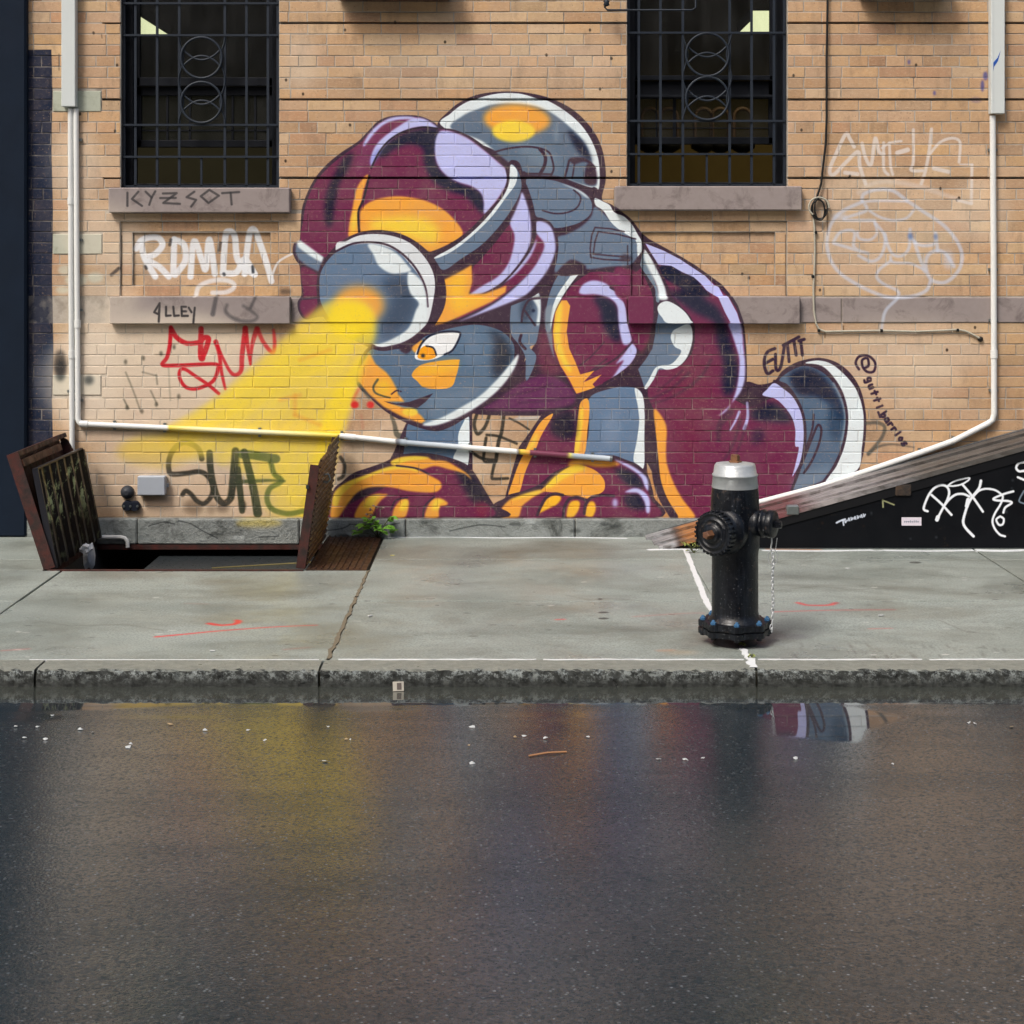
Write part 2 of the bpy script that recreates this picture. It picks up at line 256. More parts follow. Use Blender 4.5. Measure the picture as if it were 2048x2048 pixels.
    f(zD, OR, [(778,945),(832,918),(846,1000),(832,1150),(806,1345),(722,1345),(740,1200),(758,1050)]); f(zD, YE, [(775,1000),(800,1000),(790,1150),(760,1340),(730,1340),(745,1200)], 2, .8)
    f(zD, '#c3925f', [(1290,1470),(1330,1490),(1370,1600),(1400,1700),(1470,1836),(1400,1836),(1340,1780),(1330,1650)], 3, .9)
    l(zD, PL, [(1300,1000),(1330,1200),(1350,1400),(1370,1560),(1420,1700),(1500,1830)], 60, 1, 1)
    # left thigh
    f(zD, MA, [(500,1150),(570,1050),(700,1000),(748,1010),(726,1340),(700,1430),(560,1500),(480,1600),(310,1660),(330,1500),(390,1350),(440,1250)])
    f(zD, '#1a1c33', [(560,1060),(700,1000),(745,1100),(715,1230),(560,1190)], 9, .9)
    f(zD, OR, [(565,1040),(475,1200),(430,1310),(385,1400),(345,1500),(300,1648),(220,1670),(250,1560),(300,1420),(350,1320),(400,1210),(460,1110),(510,1060)]); f(zD, YE, [(440,1180),(430,1260),(380,1330),(350,1330)], 3, .8)
    # right hand
    f(zL, PL, [(100,1012),(150,850),(270,780),(330,735),(480,695),(640,635),(720,580),(840,480),(1000,410),(1060,360),(1200,320),(1480,285),(1650,335),(1800,400),(1910,520),(1950,640),(1975,760),(1970,1012)], .8, 1, True)
    f(zL, MA, [(215,1012),(420,800),(740,690),(850,560),(1100,420),(1560,350),(1750,425),(1880,550),(1905,680),(1935,780),(1940,1012)], 1, 1, True)
    f(zL, NV, [(1540,450),(1700,460),(1830,560),(1860,660),(1700,630),(1600,540)], 7, .95); f(zL, NV, [(1640,760),(1800,730),(1880,840),(1880,900),(1700,880)], 7, .9)
    f(zL, OR, [(1000,400),(1060,338),(1300,342),(1500,352),(1590,385),(1500,418),(1330,422),(1180,400),(1060,425)], 2.5)
    f(zL, OR, [(700,690),(780,610),(860,525),(980,440),(1100,395),(1250,430),(1350,490),(1415,580),(1412,680),(1340,735),(1230,778),(1000,748),(850,712)])
    f(zL, YE, [(730,650),(860,515),(980,440),(1110,395),(1210,440),(1100,485),(950,555),(850,625),(780,660)], 3, .9)
    f(zL, OR, [(208,1008),(240,900),(320,805),(420,760),(560,712),(690,680),(730,700),(640,740),(560,800),(480,870),(420,1008)], 1.5); f(zL, YE, [(330,800),(520,722),(700,682),(640,740),(480,770)], 3, .9)
    for p in ([(655,955),(700,880),(750,790),(820,748),(900,748),(922,785),(870,850),(800,885),(710,930)], [(985,990),(1000,870),(1040,812),(1110,802),(1137,840),(1115,920),(1060,990)], [(1190,965),(1212,880),(1240,822),(1285,812),(1312,850),(1312,920),(1270,990)]):
        f(zL, '#f0bc3a', p, 2)
    for p in ([(652,965),(690,870),(750,772),(840,725),(940,740)], [(945,1000),(960,880),(1010,790),(1100,765),(1200,795)], [(1185,950),(1200,850),(1260,772),(1380,742),(1520,750)]): l(zL, PL, p, 34)
    f(zL, LV, [(1530,335),(1700,395),(1830,478),(1905,560),(1912,690),(1872,640),(1830,540),(1740,462),(1620,392)], 1.2); f(zL, LV, [(1645,705),(1750,660),(1850,690),(1925,780),(1930,930),(1890,935),(1870,820),(1800,722),(1700,712)], 1.6); e(zL, LV, 1535, 830, 32, 52, 3, .85)
    # left arm + hand
    f(zP, PL, [(370,800),(430,680),(480,560),(540,420),(640,380),(1180,310),(1185,880),(1000,820),(500,820)], .8, 1, False)
    f(zP, '#5f7892', [(515,725),(535,600),(565,420),(700,450),(850,490),(1000,440),(1148,355),(1142,500),(1137,825),(1000,772),(750,740),(540,730)])
    f(zP, WH, [(1148,360),(1138,822),(1000,772),(1042,640),(1046,530),(1085,430)])
    f(zC, PL, [(375,1840),(410,1630),(480,1560),(570,1490),(700,1445),(810,1405),(900,1360),(1000,1340),(1150,1340),(1300,1370),(1440,1425),(1510,1500),(1570,1600),(1630,1700),(1652,1735),(1700,1840)], .8, 1, True)
    f(zC, MA, [(430,1840),(520,1740),(900,1560),(1050,1440),(1350,1420),(1480,1560),(1560,1690),(1590,1840)], 1, 1, True)
    f(zC, '#161a30', [(1350,1440),(1460,1490),(1550,1600),(1600,1700),(1500,1720),(1420,1610)], 8, .9); f(zC, '#8a2a45', [(1520,1720),(1600,1740),(1590,1830),(1530,1830)], 7, .5)
    f(zP, OR, [(400,785),(480,748),(620,737),(750,748),(800,772),(920,782),(1020,832),(1130,902),(1175,965),(1100,905),(950,862),(820,832),(700,862),(600,852),(500,832),(400,812)], 1.5); f(zP, YE, [(400,785),(500,748),(640,737),(765,750),(700,767),(560,782),(430,822)], 1.5)
    f(zC, OR, [(390,1836),(405,1700),(430,1630),(520,1562),(650,1512),(800,1462),(950,1440),(1050,1462),(1180,1522),(1242,1562),(1242,1612),(1180,1642),(1000,1632),(850,1602),(700,1602),(600,1642),(530,1722),(450,1836)], 2)
    f(zC, YE, [(405,1720),(430,1632),(520,1562),(680,1502),(850,1440),(1000,1440),(1075,1482),(950,1460),(800,1482),(600,1562),(480,1662),(440,1750)], 2, .9); l(zC, PL, [(900,1435),(1050,1455),(1150,1500)], 14)
    for p in ([(45,1335),(80,1222),(150,1142),(240,1107),(365,1104),(300,1162),(250,1232),(185,1335)], [(412,1335),(430,1232),(500,1152),(560,1162),(562,1252),(520,1335)], [(725,1335),(750,1222),(800,1152),(870,1147),(942,1182),(930,1212),(862,1232),(850,1335)]):
        f(zP, OR, p, 2); q = [(x * .55 + .45 * p[3][0], y * .55 + .45 * p[3][1]) for x, y in p]; f(zP, YE, q, 4, .9)
    l(zP, PL, [(395,1260),(440,1165),(555,1135)], 16); l(zP, PL, [(705,1325),(725,1215),(815,1128)], 18)
    # ---- dome pack
    f(zB, PL, [(60,360),(150,235),(250,160),(370,112),(520,90),(680,90),(830,112),(950,148),(1080,212),(1185,298),(1275,410),(1330,530),(1355,660),(1358,780),(1330,920),(1400,960),(1500,1030),(1560,1080),(1615,1150),(1660,1220),(1668,1330),(1640,1440),(1540,1500),(1300,1480),(960,1500),(700,1200),(600,700),(300,450)], .8, 1, True)
    f(zB, WH, [(85,350),(160,258),(250,188),(340,150),(520,105),(690,105),(820,140),(920,165),(1060,250),(1170,350),(1250,470),(1298,600),(1312,720),(1305,840),(1270,826),(1150,800),(400,500)], .8, 1, True)
    f(zB, '#66788c', [(160,372),(260,272),(370,225),(500,187),(700,187),(850,215),(960,268),(1090,372),(1190,482),(1242,600),(1275,720),(1280,820),(1150,800),(1000,748),(740,720),(560,600),(400,470)], 1, 1, True)
    f(zB, NV, [(1070,390),(1190,485),(1245,600),(1255,625),(1180,590),(1110,500)], 5, .95); f(zB, '#8fa0ac', [(700,440),(900,520),(1000,640),(900,700),(700,560)], 14, .4); e(zB, '#9fb4c0', 975, 400, 12, 90, 5, .5)
    e(zB, OR, 672, 305, 258, 118, 6, 1, .05); e(zB, YE, 645, 395, 165, 84, 3)
    l(zB, PL, [(490,560),(600,530),(740,515),(850,528),(920,560),(945,620),(955,690),(930,748)], 14); l(zB, PL, [(850,535),(890,590),(885,660),(848,730)], 26); l(zB, PL, [(740,722),(940,728)], 14)
    l(zB, PL, [(1042,750),(1062,680),(1075,622),(1180,608),(1240,640),(1275,680)], 16, smooth=False); l(zB, PL, [(1118,640),(1100,755)], 12); f(zB, PL, [(1215,650),(1275,670),(1285,800),(1195,790)], 1); f(zB, PL, [(1080,605),(1180,600),(1250,640),(1180,632),(1110,650)], 1)
    f(zB, GR, [(740,770),(830,765),(950,775),(1060,810),(1160,855),(1222,900),(1252,960),(1242,1030),(1190,1082),(1100,1122),(960,1142),(880,1072),(820,1052),(795,960),(765,860)])
    f(zB, WH, [(1020,802),(1110,832),(1180,868),(1235,920),(1205,905),(1130,852)], 1.2); l(zB, PL, [(1110,850),(1162,900),(1152,962),(1110,1005),(1030,1030),(950,1030),(870,1008)], 12)
    f(zB, GR, [(1272,980),(1340,1030),(1420,1110),(1500,1170),(1590,1210),(1612,1300),(1602,1370),(1540,1430),(1400,1442),(1222,1462),(1200,1432),(1100,1388),(1030,1430),(965,1485),(975,1300),(985,1215),(1060,1190),(1170,1130),(1245,1055)], 1, 1, True)
    f(zB, WH, [(1275,912),(1340,940),(1390,968),(1425,1022),(1500,1055),(1565,1120),(1605,1190),(1638,1250),(1642,1325),(1610,1372),(1602,1320),(1590,1240),(1500,1182),(1410,1112),(1340,1012),(1280,968)])
    l(zB, PL, [(1500,1172),(1400,1150),(1275,1140),(1250,1200),(1238,1300),(1242,1370),(1350,1388),(1540,1395)], 11, smooth=False); l(zB, PL, [(1590,1228),(1450,1192),(1300,1172),(1275,1250),(1262,1345),(1400,1358),(1500,1365)], 11, smooth=False); f(zB, '#3a2c3c', [(1470,1395),(1570,1385),(1500,1345)], 3, .8)
    l(zB, '#2b2030', [(1527,1280),(1527,1480),(1520,1595)], 9, .9)
    # strap + orb on the back
    f(zK, PL, [(280,560),(400,400),(560,640),(720,1050),(800,1130),(960,1300),(1025,1430),(1030,1620),(990,1790),(860,1932),(300,1932),(520,1500),(500,1050)], .8, 1, False)
    f(zK, MA, [(0,690),(150,690),(250,720),(330,800),(440,1050),(480,1200),(480,1400),(430,1600),(330,1750),(230,1600),(180,1400),(130,1150),(0,1000)], 2.2); f(zK, '#86406a', [(0,740),(140,760),(200,950),(100,960),(0,920)], 9, .8)
    f(zK, '#7b8c9c', [(330,620),(385,480),(450,700),(530,900),(560,1040),(560,1120),(520,1100),(520,960),(440,820),(350,690)])
    f(zK, WH, [(390,440),(450,512),(540,690),(622,860),(662,1000),(665,1085),(560,1085),(558,1000),(530,880),(450,720),(380,560)], 1)
    l(zK, PL, [(395,415),(520,600),(600,760),(672,930),(715,1060)], 34)
    f(zD, GR, [(1385,180),(1372,260),(1358,340),(1352,430),(1332,530),(1282,612),(1222,690),(1250,765),(1272,838),(1292,836),(1342,772),(1382,694),(1450,692),(1542,662),(1602,582),(1632,482),(1637,400),(1622,320),(1562,240),(1482,182),(1430,165)], .8, 1, False)
    f(zD, WH, [(1368,205),(1398,172),(1450,163),(1520,198),(1582,250),(1622,308),(1628,330),(1450,332),(1400,285),(1372,245)]); f(zD, WH, [(1530,370),(1600,340),(1636,370),(1641,470),(1604,590),(1535,668),(1450,694),(1385,684),(1345,762),(1295,836),(1270,832),(1305,770),(1352,684),(1400,660),(1470,652),(1520,610),(1555,548),(1505,515),(1474,450),(1490,395)], .8, 1, True)
    # ---- face
    f(zC, PL, [(590,775),(690,905),(820,1020),(970,1102),(1110,1152),(1220,1168),(1320,1130),(1500,1030),(1650,930),(1790,800),(1880,650),(1905,500),(1900,150),(1200,250),(700,500)], .8, 1, True)
    f(zC, '#607890', [(700,540),(920,530),(1000,550),(1100,450),(1250,390),(1500,345),(1690,385),(1790,470),(1812,560),(1780,700),(1660,860),(1500,985),(1350,1062),(1200,1118),(1110,1112),(900,1000),(700,820),(640,700)])
    f(zC, '#8b9aaa', [(1150,880),(1450,850),(1600,780),(1500,930),(1300,1030),(1150,1060)], 16, .4); f(zC, '#7c8ea4', [(1420,420),(1560,440),(1540,600),(1450,650)], 14, .5)
    f(zC, '#1b2638', [(1620,385),(1730,440),(1790,560),(1760,690),(1660,760),(1640,620),(1660,480)], 10, .85)
    f(zC, WH, [(1842,572),(1828,650),(1760,765),(1650,885),(1500,995),(1350,1075),(1200,1125),(1100,1117),(1250,1062),(1400,982),(1550,890),(1680,765),(1770,660)], 1.8)
    f(zC, OR, [(600,700),(690,560),(740,650),(820,712),(860,762),(902,842),(912,882),(965,942),(820,940),(950,985),(1030,1000),(1092,1048),(1124,1090),(1090,1108),(950,1060),(800,980),(690,885),(600,785)], 1, 1, False)
    e(zC, YE, 1005, 1020, 60, 32, 2, .9); e(zC, '#ecc43c', 800, 830, 60, 60, 8, .8)
    f(zC, PL, [(798,935),(900,955),(1000,942),(1090,910),(1185,875),(1125,942),(1060,992),(950,972),(860,958)], .8, 1, False); f(zC, PL, [(930,520),(1100,440),(1000,555),(960,565)], 1)
    l(zC, '#4c5240', [(755,770),(722,825),(735,870),(790,895),(850,910)], 18, .9, 1, 12); l(zC, PL, [(862,882),(900,855),(935,862)], 11); l(zC, '#4a5a50', [(605,800),(650,860),(690,910)], 24, .7, 1.5)
    f(zC, OR, [(1018,530),(1060,485),(1105,470),(1065,565)], 1)
    f(zC, '#eceff0', [(1042,600),(1070,520),(1160,430),(1260,403),(1375,403),(1388,430),(1340,532),(1270,577),(1190,612),(1100,622)]); f(zC, '#f0a82c', [(1063,592),(1088,530),(1140,505),(1192,540),(1207,590),(1150,616),(1090,612)])
    l(zC, NV, [(1062,570),(1090,498),(1160,430),(1270,400),(1380,403),(1388,440),(1335,540),(1272,576)], 15); l(zC, NV, [(1130,510),(1185,525),(1208,580)], 12); e(zC, NV, 1105, 585, 14, 14)
    f(zC, '#ecac44', [(1018,732),(1080,662),(1200,630),(1372,614),(1384,640),(1362,740),(1312,832),(1130,836),(1060,782)]); f(zC, '#ecc440', [(1060,700),(1200,640),(1370,620),(1340,700),(1150,730)], 6, .5)
    # ear
    f(zD, GR, [(240,200),(270,130),(340,110),(440,90),(468,160),(466,300),(452,400),(430,490),(385,520),(435,590),(400,710),(355,775),(350,600),(300,500),(235,400)])
    f(zD, '#2e3d52', [(330,150),(410,150),(400,260),(340,330),(310,250)], 6, .8)
    f(zD, WH, [(440,92),(468,160),(462,330),(436,340),(446,220),(400,130)], 1.2)
    l(zD, PL, [(460,140),(380,155),(335,235),(322,320)], 18); l(zD, PL, [(350,240),(390,300),(425,350)], 16); l(zD, PL, [(318,425),(308,480),(350,532)], 22); e(zD, NV, 412, 236, 14, 12, 1)
    # ---- helmet
    f(zA, PL, [(150,1240),(160,1100),(172,980),(225,840),(285,738),(368,645),(478,556),(600,476),(680,396),(760,316),(850,280),(960,270),(1080,278),(1185,322),(1240,366),(1340,382),(1450,425),(1545,485),(1655,575),(1745,648),(1790,618),(1850,640),(1882,740)] + [(x + 1159, y) for x, y in ((740,820),(790,950),(822,1085),(870,1070),(935,1105),(982,1200),(992,1300),(968,1440),(905,1575),(810,1665),(640,1740),(450,1815),(220,1880),(20,1910))] + [(1000,1930),(500,1900),(330,1830),(205,1850),(150,1800),(136,1720),(165,1660),(160,1560),(150,1440),(120,1390),(98,1330),(108,1260)], .8, 1, True)
    f(zA, '#742f54', [(165,1245),(178,1100),(195,980),(245,845),(305,750),(388,662),(498,574),(612,492),(690,412),(770,332),(860,295),(970,286),(1080,292),(1180,336),(1222,372),(1340,400),(1450,448),(1560,528),(1680,628),(1752,700),(1757,780),(1702,900),(1602,1030),(1450,1180),(1300,1282),(1170,1332),(1090,1290),(600,1290),(400,1360),(330,1362)], .8, 1, True)
    f(zA, '#82406a', [(600,560),(660,470),(740,400),(800,400),(720,520),(660,650),(600,760)], 8, .6)
    f(zA, '#151b33', [(560,560),(490,610),(430,720),(370,850),(345,1000),(365,1130),(400,1110),(425,950),(455,800),(530,680)], 7, .9)
    f(zA, NV, [(740,560),(850,475),(960,415),(1100,380),(1230,380),(1215,500),(1200,620),(1260,720),(1400,805),(1545,860),(1580,950),(1580,1040),(1500,960),(1440,895),(1300,850),(1180,770),(1120,640),(1110,530),(1000,490),(880,530),(800,590)], 6, .97)
    f(zA, LV, [(645,490),(700,400),(780,330),(870,288),(1000,281),(1042,300),(900,310),(800,348),(720,425),(655,510)], 1.4)
    f(zA, LV, [(1020,296),(1110,298),(1190,343),(1212,374),(1100,362),(1000,378),(900,428),(830,492),(770,562),(708,665),(700,605),(740,505),(820,425),(920,355)], 2.4); f(zA, '#7d86d0', [(700,660),(705,600),(760,530),(780,560)], 5, .6)
    l(zA, '#1d1426', [(1215,375),(1100,365),(960,398),(850,462),(765,560),(705,680)], 14, .95, 1)
    f(zA, LV, [(1245,392),(1340,402),(1450,450),(1560,530),(1680,630),(1750,700),(1755,790),(1720,862),(1650,962),(1578,1035),(1574,942),(1550,872),(1480,822),(1380,790),(1290,742),(1222,662),(1196,560),(1205,450)], 1.2)
    f(zA, OR, [(628,1000),(700,940),(820,905),(950,900),(1100,925),(1230,980),(1330,1060),(1412,1170),(1380,1232),(1280,1282),(1160,1328),(1050,1260),(900,1210),(750,1190),(630,1190),(618,1080)], 1.8)
    f(zA, YE, [(700,1150),(720,1080),(850,1065),(1000,1055),(1150,1080),(1225,1160),(1205,1265),(1100,1250),(950,1200),(800,1165)], 10, .9)
    f(zA, OR, [(684,735),(645,860),(625,970),(604,1060),(606,1180),(535,1215),(530,1150),(558,1000),(588,850),(640,760)], 2); f(zA, YE, [(590,1000),(600,1100),(560,1180),(550,1080)], 5, .8); l(zA, '#1d1a2a', [(690,740),(645,920),(606,1020),(612,1175)], 16, .95, 1)
    f(zA, GR, [(1200,1372),(1350,1292),(1500,1172),(1650,1022),(1760,862),(1780,700),(1790,650),(1832,690),(1862,770),(1862,860),(1802,980),(1702,1122),(1560,1272),(1400,1382),(1262,1468)])
    f(zA, WH, [(1195,1370),(1350,1282),(1500,1162),(1640,1012),(1742,850),(1772,740),(1782,655),(1832,700),(1822,800),(1750,902),(1640,1052),(1500,1192),(1350,1312),(1230,1372)])
    l(zA, PL, [(1160,1340),(1300,1282),(1450,1182),(1600,1032),(1712,900),(1762,780),(1752,690)], 20); l(zA, PL, [(1885,720),(1878,850),(1812,1000),(1712,1150),(1572,1302),(1410,1415),(1262,1495)], 30)
    # left headband end + strip
    f(zA, GR, [(118,1330),(124,1270),(150,1262),(322,1402),(298,1482),(200,1432),(140,1382)], 1, 1, False); f(zA, WH, [(128,1252),(158,1238),(338,1370),(322,1412),(220,1352),(140,1292)], 1, 1, False)
    f(zA, MA, [(162,1450),(290,1502),(282,1600),(298,1700),(260,1790),(205,1840),(158,1772),(160,1715),(182,1655)], 1.2); l(zA, PL, [(170,1692),(295,1682)], 16)
    # right lobes
    f(zB, MA, [(375,1405),(500,1262),(622,1115),(655,1200),(655,1300),(605,1430),(522,1532),(420,1602),(320,1645),(305,1560),(330,1450)])
    f(zB, LV, [(712,868),(750,960),(777,1080),(782,1200),(762,1300),(682,1430),(582,1542),(450,1632),(300,1668),(400,1592),(520,1522),(602,1422),(642,1300),(652,1200),(618,1110),(650,1030),(690,930)], 1.2)
    f(zB, MA, [(830,1192),(888,1260),(852,1380),(762,1502),(640,1602),(480,1722),(200,1852),(350,1742),(500,1642),(650,1502),(772,1352)])
    f(zB, LV, [(825,1094),(890,1100),(942,1150),(968,1250),(962,1350),(902,1480),(802,1602),(722,1672),(560,1742),(400,1802),(220,1868),(380,1792),(550,1692),(700,1562),(800,1452),(868,1332),(880,1262),(828,1192),(815,1150)], 1)
    f(zB, LV, [(822,1232),(762,1342),(650,1472),(540,1572),(640,1522),(760,1392),(812,1292)], 1.2, .9)
    l(zB, PL, [(738,820),(782,950),(806,1080),(806,1200),(762,1322),(655,1472),(530,1592),(400,1660)], 26, 1, .8, 12)
    f(zB, OR, [(105,1545),(200,1500),(322,1428),(328,1560),(300,1655),(420,1652),(592,1588),(585,1640),(480,1712),(350,1772),(200,1842),(100,1882),(15,1900),(80,1782),(110,1650)], 1.2, 1, False); f(zB, '#f2c440', [(150,1550),(280,1500),(270,1680),(450,1680),(300,1760),(180,1780)], 10, .8)
    # ---- head lamp
    f(zA, PL, [(285,1600),(298,1480),(355,1368),(448,1268),(560,1198),(700,1162),(850,1168),(1000,1218),(1135,1318),(1235,1450),(1282,1600),(1272,1750),(1200,1890),(1130,1965),(1030,2050),(900,2080),(720,2080),(400,1900),(300,1750)])
    f(zA, '#dde2e6', [(430,1320),(520,1242),(620,1200),(750,1190),(880,1208),(1002,1258),(1102,1350),(1172,1460),(1198,1570),(1185,1700),(1150,1850),(1100,1920),(1000,2000),(880,2046),(740,2052),(600,1900)])
    f(zA, '#6a809a', [(305,1590),(318,1480),(390,1370),(500,1292),(640,1266),(760,1272),(900,1322),(1002,1420),(1082,1530),(1122,1650),(1130,1780),(1080,1900),(960,1990),(820,2030),(740,2040),(500,1980),(330,1750)])
    f(zA, '#33445a', [(780,1560),(960,1500),(1060,1680),(1050,1820),(900,1960),(780,1980),(800,1800),(860,1700)], 16, .75)
    l(zA, PL, [(430,1325),(560,1266),(700,1254),(830,1275),(950,1348),(1052,1460),(1122,1600),(1142,1750)], 16)
    f(zA, WH, [(678,1270),(780,1280),(900,1338),(992,1440),(1012,1472),(950,1492),(850,1492),(760,1432),(722,1350)], 1.2)
    f(zA, WH, [(1000,1480),(1082,1540),(1112,1600),(1134,1700),(1132,1850),(1085,1930),(960,2020),(820,2056),(735,2052),(850,2010),(990,1920),(1050,1780),(1072,1722),(1010,1652),(985,1560)], 1.6)
    # ---- beam
    e(zA, OR, 610, 1740, 195, 150, 12, .95)
    f(None, '#ecd45c', [(612,635),(655,606),(700,598),(738,612),(752,650),(742,700),(722,750),(712,775),(684,862),(665,925),(640,1036),(560,1036),(540,960),(470,910),(345,905),(330,868),(430,795),(540,706),(590,655)], 8, .46); f(None, '#ecd45c', [(612,635),(655,606),(700,598),(738,612),(752,650),(742,700),(722,750),(712,775),(684,862),(665,925),(645,1030),(590,1030),(560,930),(500,880),(430,840),(470,770),(540,706),(590,655)], 10, .42)
    f(None, '#f0d648', [(625,628),(660,606),(700,600),(735,615),(748,650),(735,690),(600,760),(520,810),(400,870),(350,872),(430,800),(540,706)], 9, .42)
    f(None, '#f2d838', [(735,690),(742,640),(715,770),(686,860),(662,940),(640,1036),(600,1036),(630,900),(670,780)], 9, .8); e(None, '#f4d92a', 700, 640, 46, 36, 9, .8)
    for k in range(9):
        t = k / 8; x1, y1 = 340 + 280 * t, 862 + 150 * t
        l(None, '#f6de38', [(690 + 20 * t, 625 + 40 * t), ((690 + x1) / 2, (640 + y1) / 2 + 8), (x1, y1)], 12, .28, 6, 22)
    f(None, '#e8d264', [(330,868),(600,870),(650,960),(620,1030),(540,1030),(500,960),(460,930),(340,910),(260,905),(250,890)], 12, .5); f(None, '#e2c040', [(170 + 80,885),(330,870),(400,900),(330,935),(240,915)], 12, .4)
    for p in ([(600,720),(660,700)],[(560,800),(600,790)],[(590,830),(640,850)],[(590,790),(590,830)]): l(None, '#e09038', p, 6, .35, 4)
    l(zN, OL, [(890,330),(1000,340),(1215,375)], 84, .72, 1.6); l(zN, '#5f7038', [(1165,400),(1200,520),(1270,590),(1160,660),(1130,760),(1180,860),(1330,905),(1480,880)], 50, .72, 1.8); l(zN, '#4a5a3a', [(830,600),(1000,590),(1160,584),(1300,590)], 40, .6, 1.6, 20)
    l(zN, '#38422e', [(845,480),(872,700),(890,880)], 66, .75, 1.4, 50); l(zN, '#3f4a30', [(910,310),(960,500),(1005,690),(1040,900)], 66, .75, 1.4, 80); l(zN, '#333c2e', [(780,750),(800,600),(815,450),(825,300)], 70, .6, 1.6); l(zN, '#3a4432', [(575,318),(585,480),(615,640),(650,750)], 60, .5, 1.4)
    # dots
    e(zP, '#cf2f2c', 47, 240, 39, 36, 1.2); e(zP, '#cf2f2c', 197, 240, 38, 36, 1.2); l(zP, '#d06040', [(85,90),(50,150),(30,200)], 26, .6, 3); l(zP, '#b07060', [(110,340),(125,460)], 16, .5, 3)
    # ---- purple tags
    T = '#35203c'
    for p in ([(965,530),(905,560),(882,640),(905,722),(950,702)],[(890,645),(950,612)],[(970,575),(975,690),(1010,672),(1040,500)],[(1030,505),(1150,440)],[(1062,490),(1075,630)],[(1112,470),(1130,580)],[(1165,470),(1178,580)],[(1150,470),(1192,458)]): l(zE, T, p, 26)
    l(zE, T, [(1615,690),(1590,640),(1620,590),(1690,588),(1740,640),(1730,705),(1680,710),(1645,672),(1640,620),(1680,605),(1690,660),(1660,680)], 20)
    write(c, 'gutti_', 1742, 752, 5.2, 13.6, 13, 5, T); write(c, 'barrios', 1770, 822, 6.9, 9.4, 13, 5.2, T)
    l(zF, '#4a504e', [(820,1222),(900,1218),(950,1250),(925,1330),(835,1435)], 26, .8, 1.8); l(zF, '#4a504e', [(835,1440),(900,1390),(1000,1370),(1160,1392)], 24, .8, 1.8, 8)
    # ---- white line tag
    S = '#dcd4ce'
    for p, w in (([(300,235),(262,165),(225,125),(140,300),(85,440),(120,480),(230,370),(335,280),(350,400),(400,560)],32),([(220,462),(330,475)],34),([(370,205),(400,330),(450,390),(485,160),(520,280),(560,300)],30),([(560,200),(560,420),(600,480)],26),([(545,245),(620,200),(715,185)],20),([(610,200),(620,400),(640,480)],24),([(680,288),(770,262)],40),([(820,85),(820,360),(800,440),(900,445)],26),([(980,80),(962,250),(930,430),(890,560)],28),([(965,300),(1050,200),(1150,160),(1222,180),(1232,250),(1222,370)],24),([(1000,425),(1130,455)],34),([(1230,390),(1340,390)],12),([(1335,395),(1330,730)],26),([(1330,735),(1210,705)],26)):
        l(zH, S, p, w, .8, 1.3)
    l(zH, S, [(340,640),(450,565),(600,540),(850,580),(1100,660),(1210,700)], 38, .35, 3)
    B = '#c9d0de'
    for p, w in (([(370,720),(200,800),(105,900),(62,1050),(82,1200),(160,1330),(300,1430),(450,1505),(600,1555),(800,1550),(930,1500),(970,1420)],30),([(370,710),(385,650),(500,612),(640,622),(760,705),(900,800),(1080,920),(1200,1060),(1250,1200),(1212,1330),(1100,1425),(980,1405),(932,1300),(942,1200),(1010,1150),(1100,1170),(1175,1285)],30),([(375,718),(550,710),(765,716)],18),([(440,800),(520,850),(640,882),(760,862),(822,790)],22),([(395,740),(400,800),(210,872),(480,882)],26),([(120,1070),(180,985),(300,980),(300,1120),(420,1170),(120,1082)],26),([(330,980),(345,1040),(440,1052),(500,992),(480,900)],22),([(490,910),(560,1000),(570,1090),(530,1200),(450,1242),(340,1190)],26),([(570,1000),(600,1110),(645,1182),(720,1192),(782,1120),(792,960)],26),([(790,1020),(860,1092),(950,1102),(1012,1078),(1015,990),(1032,1150)],28),([(830,1070),(872,1200),(922,1330)],30),([(620,1240),(522,1312),(500,1382),(562,1442),(680,1500),(680,1562),(572,1680),(542,1840)],26),([(620,1200),(645,1250),(800,1262),(905,1312)],22)):
        l(zH, B, p, w, .62, 2)
    e(zH, B, 170, 850, 70, 30, 5, .5); e(zH, B, 1130, 1230, 40, 80, 6, .5); e(zH, '#4a6a9a', 795, 1020, 22, 30, 3, .7); e(zH, '#4a6a9a', 1015, 1025, 16, 26, 3, .7)
    # blue flecks
    for x, y, rx, ry in ((1971,152,5,9),(1965,172,4,12),(1818,124,3,5),(1869,186,3,5),(1952,200,12,6)): e(None, '#24408c', x, y, rx, ry, 1.5, .8 if rx < 10 else .35)
    c.c[1036:] = 0
    for p in ([(360,1039),(385,1046),(405,1058),(437,1074)],[(700,1046),(760,1050),(800,1044)],[(300,1050),(330,1042),(352,1046)],[(900,1060),(960,1048),(1010,1052)],[(620,1062),(680,1056),(700,1048)],[(520,1072),(560,1070)]): l(None, '#20262a', p, 2.4, .8)
    for x, y in ((705,1066),(688,1070),(1060,1042),(1030,1046),(1230,1050),(1150,1060),(480,1073),(1210,1046)): e(None, '#c2c8c8' if x % 20 < 8 else '#23282a', x, y, 12, 4, 2, .6)
    e(None, '#e0cc50', 520, 1044, 46, 8, 5, .5)
# ---------------------------------------------------------------- helpers
COL = SC.collection
S335 = 335.0
def wx(px): return (px - 1024) / S335                # position on the wall plane (y = 0)
def wz(py): return CAM_Z - (py - 508) / S335
def ground(px, py, h=0.0):                           # point on the ground at height h
    d = (CAM_Z - h) * FPX / (py - 508); return ((px - 1024) * d / FPX, d - CAM_D)
rng = random.Random(7)

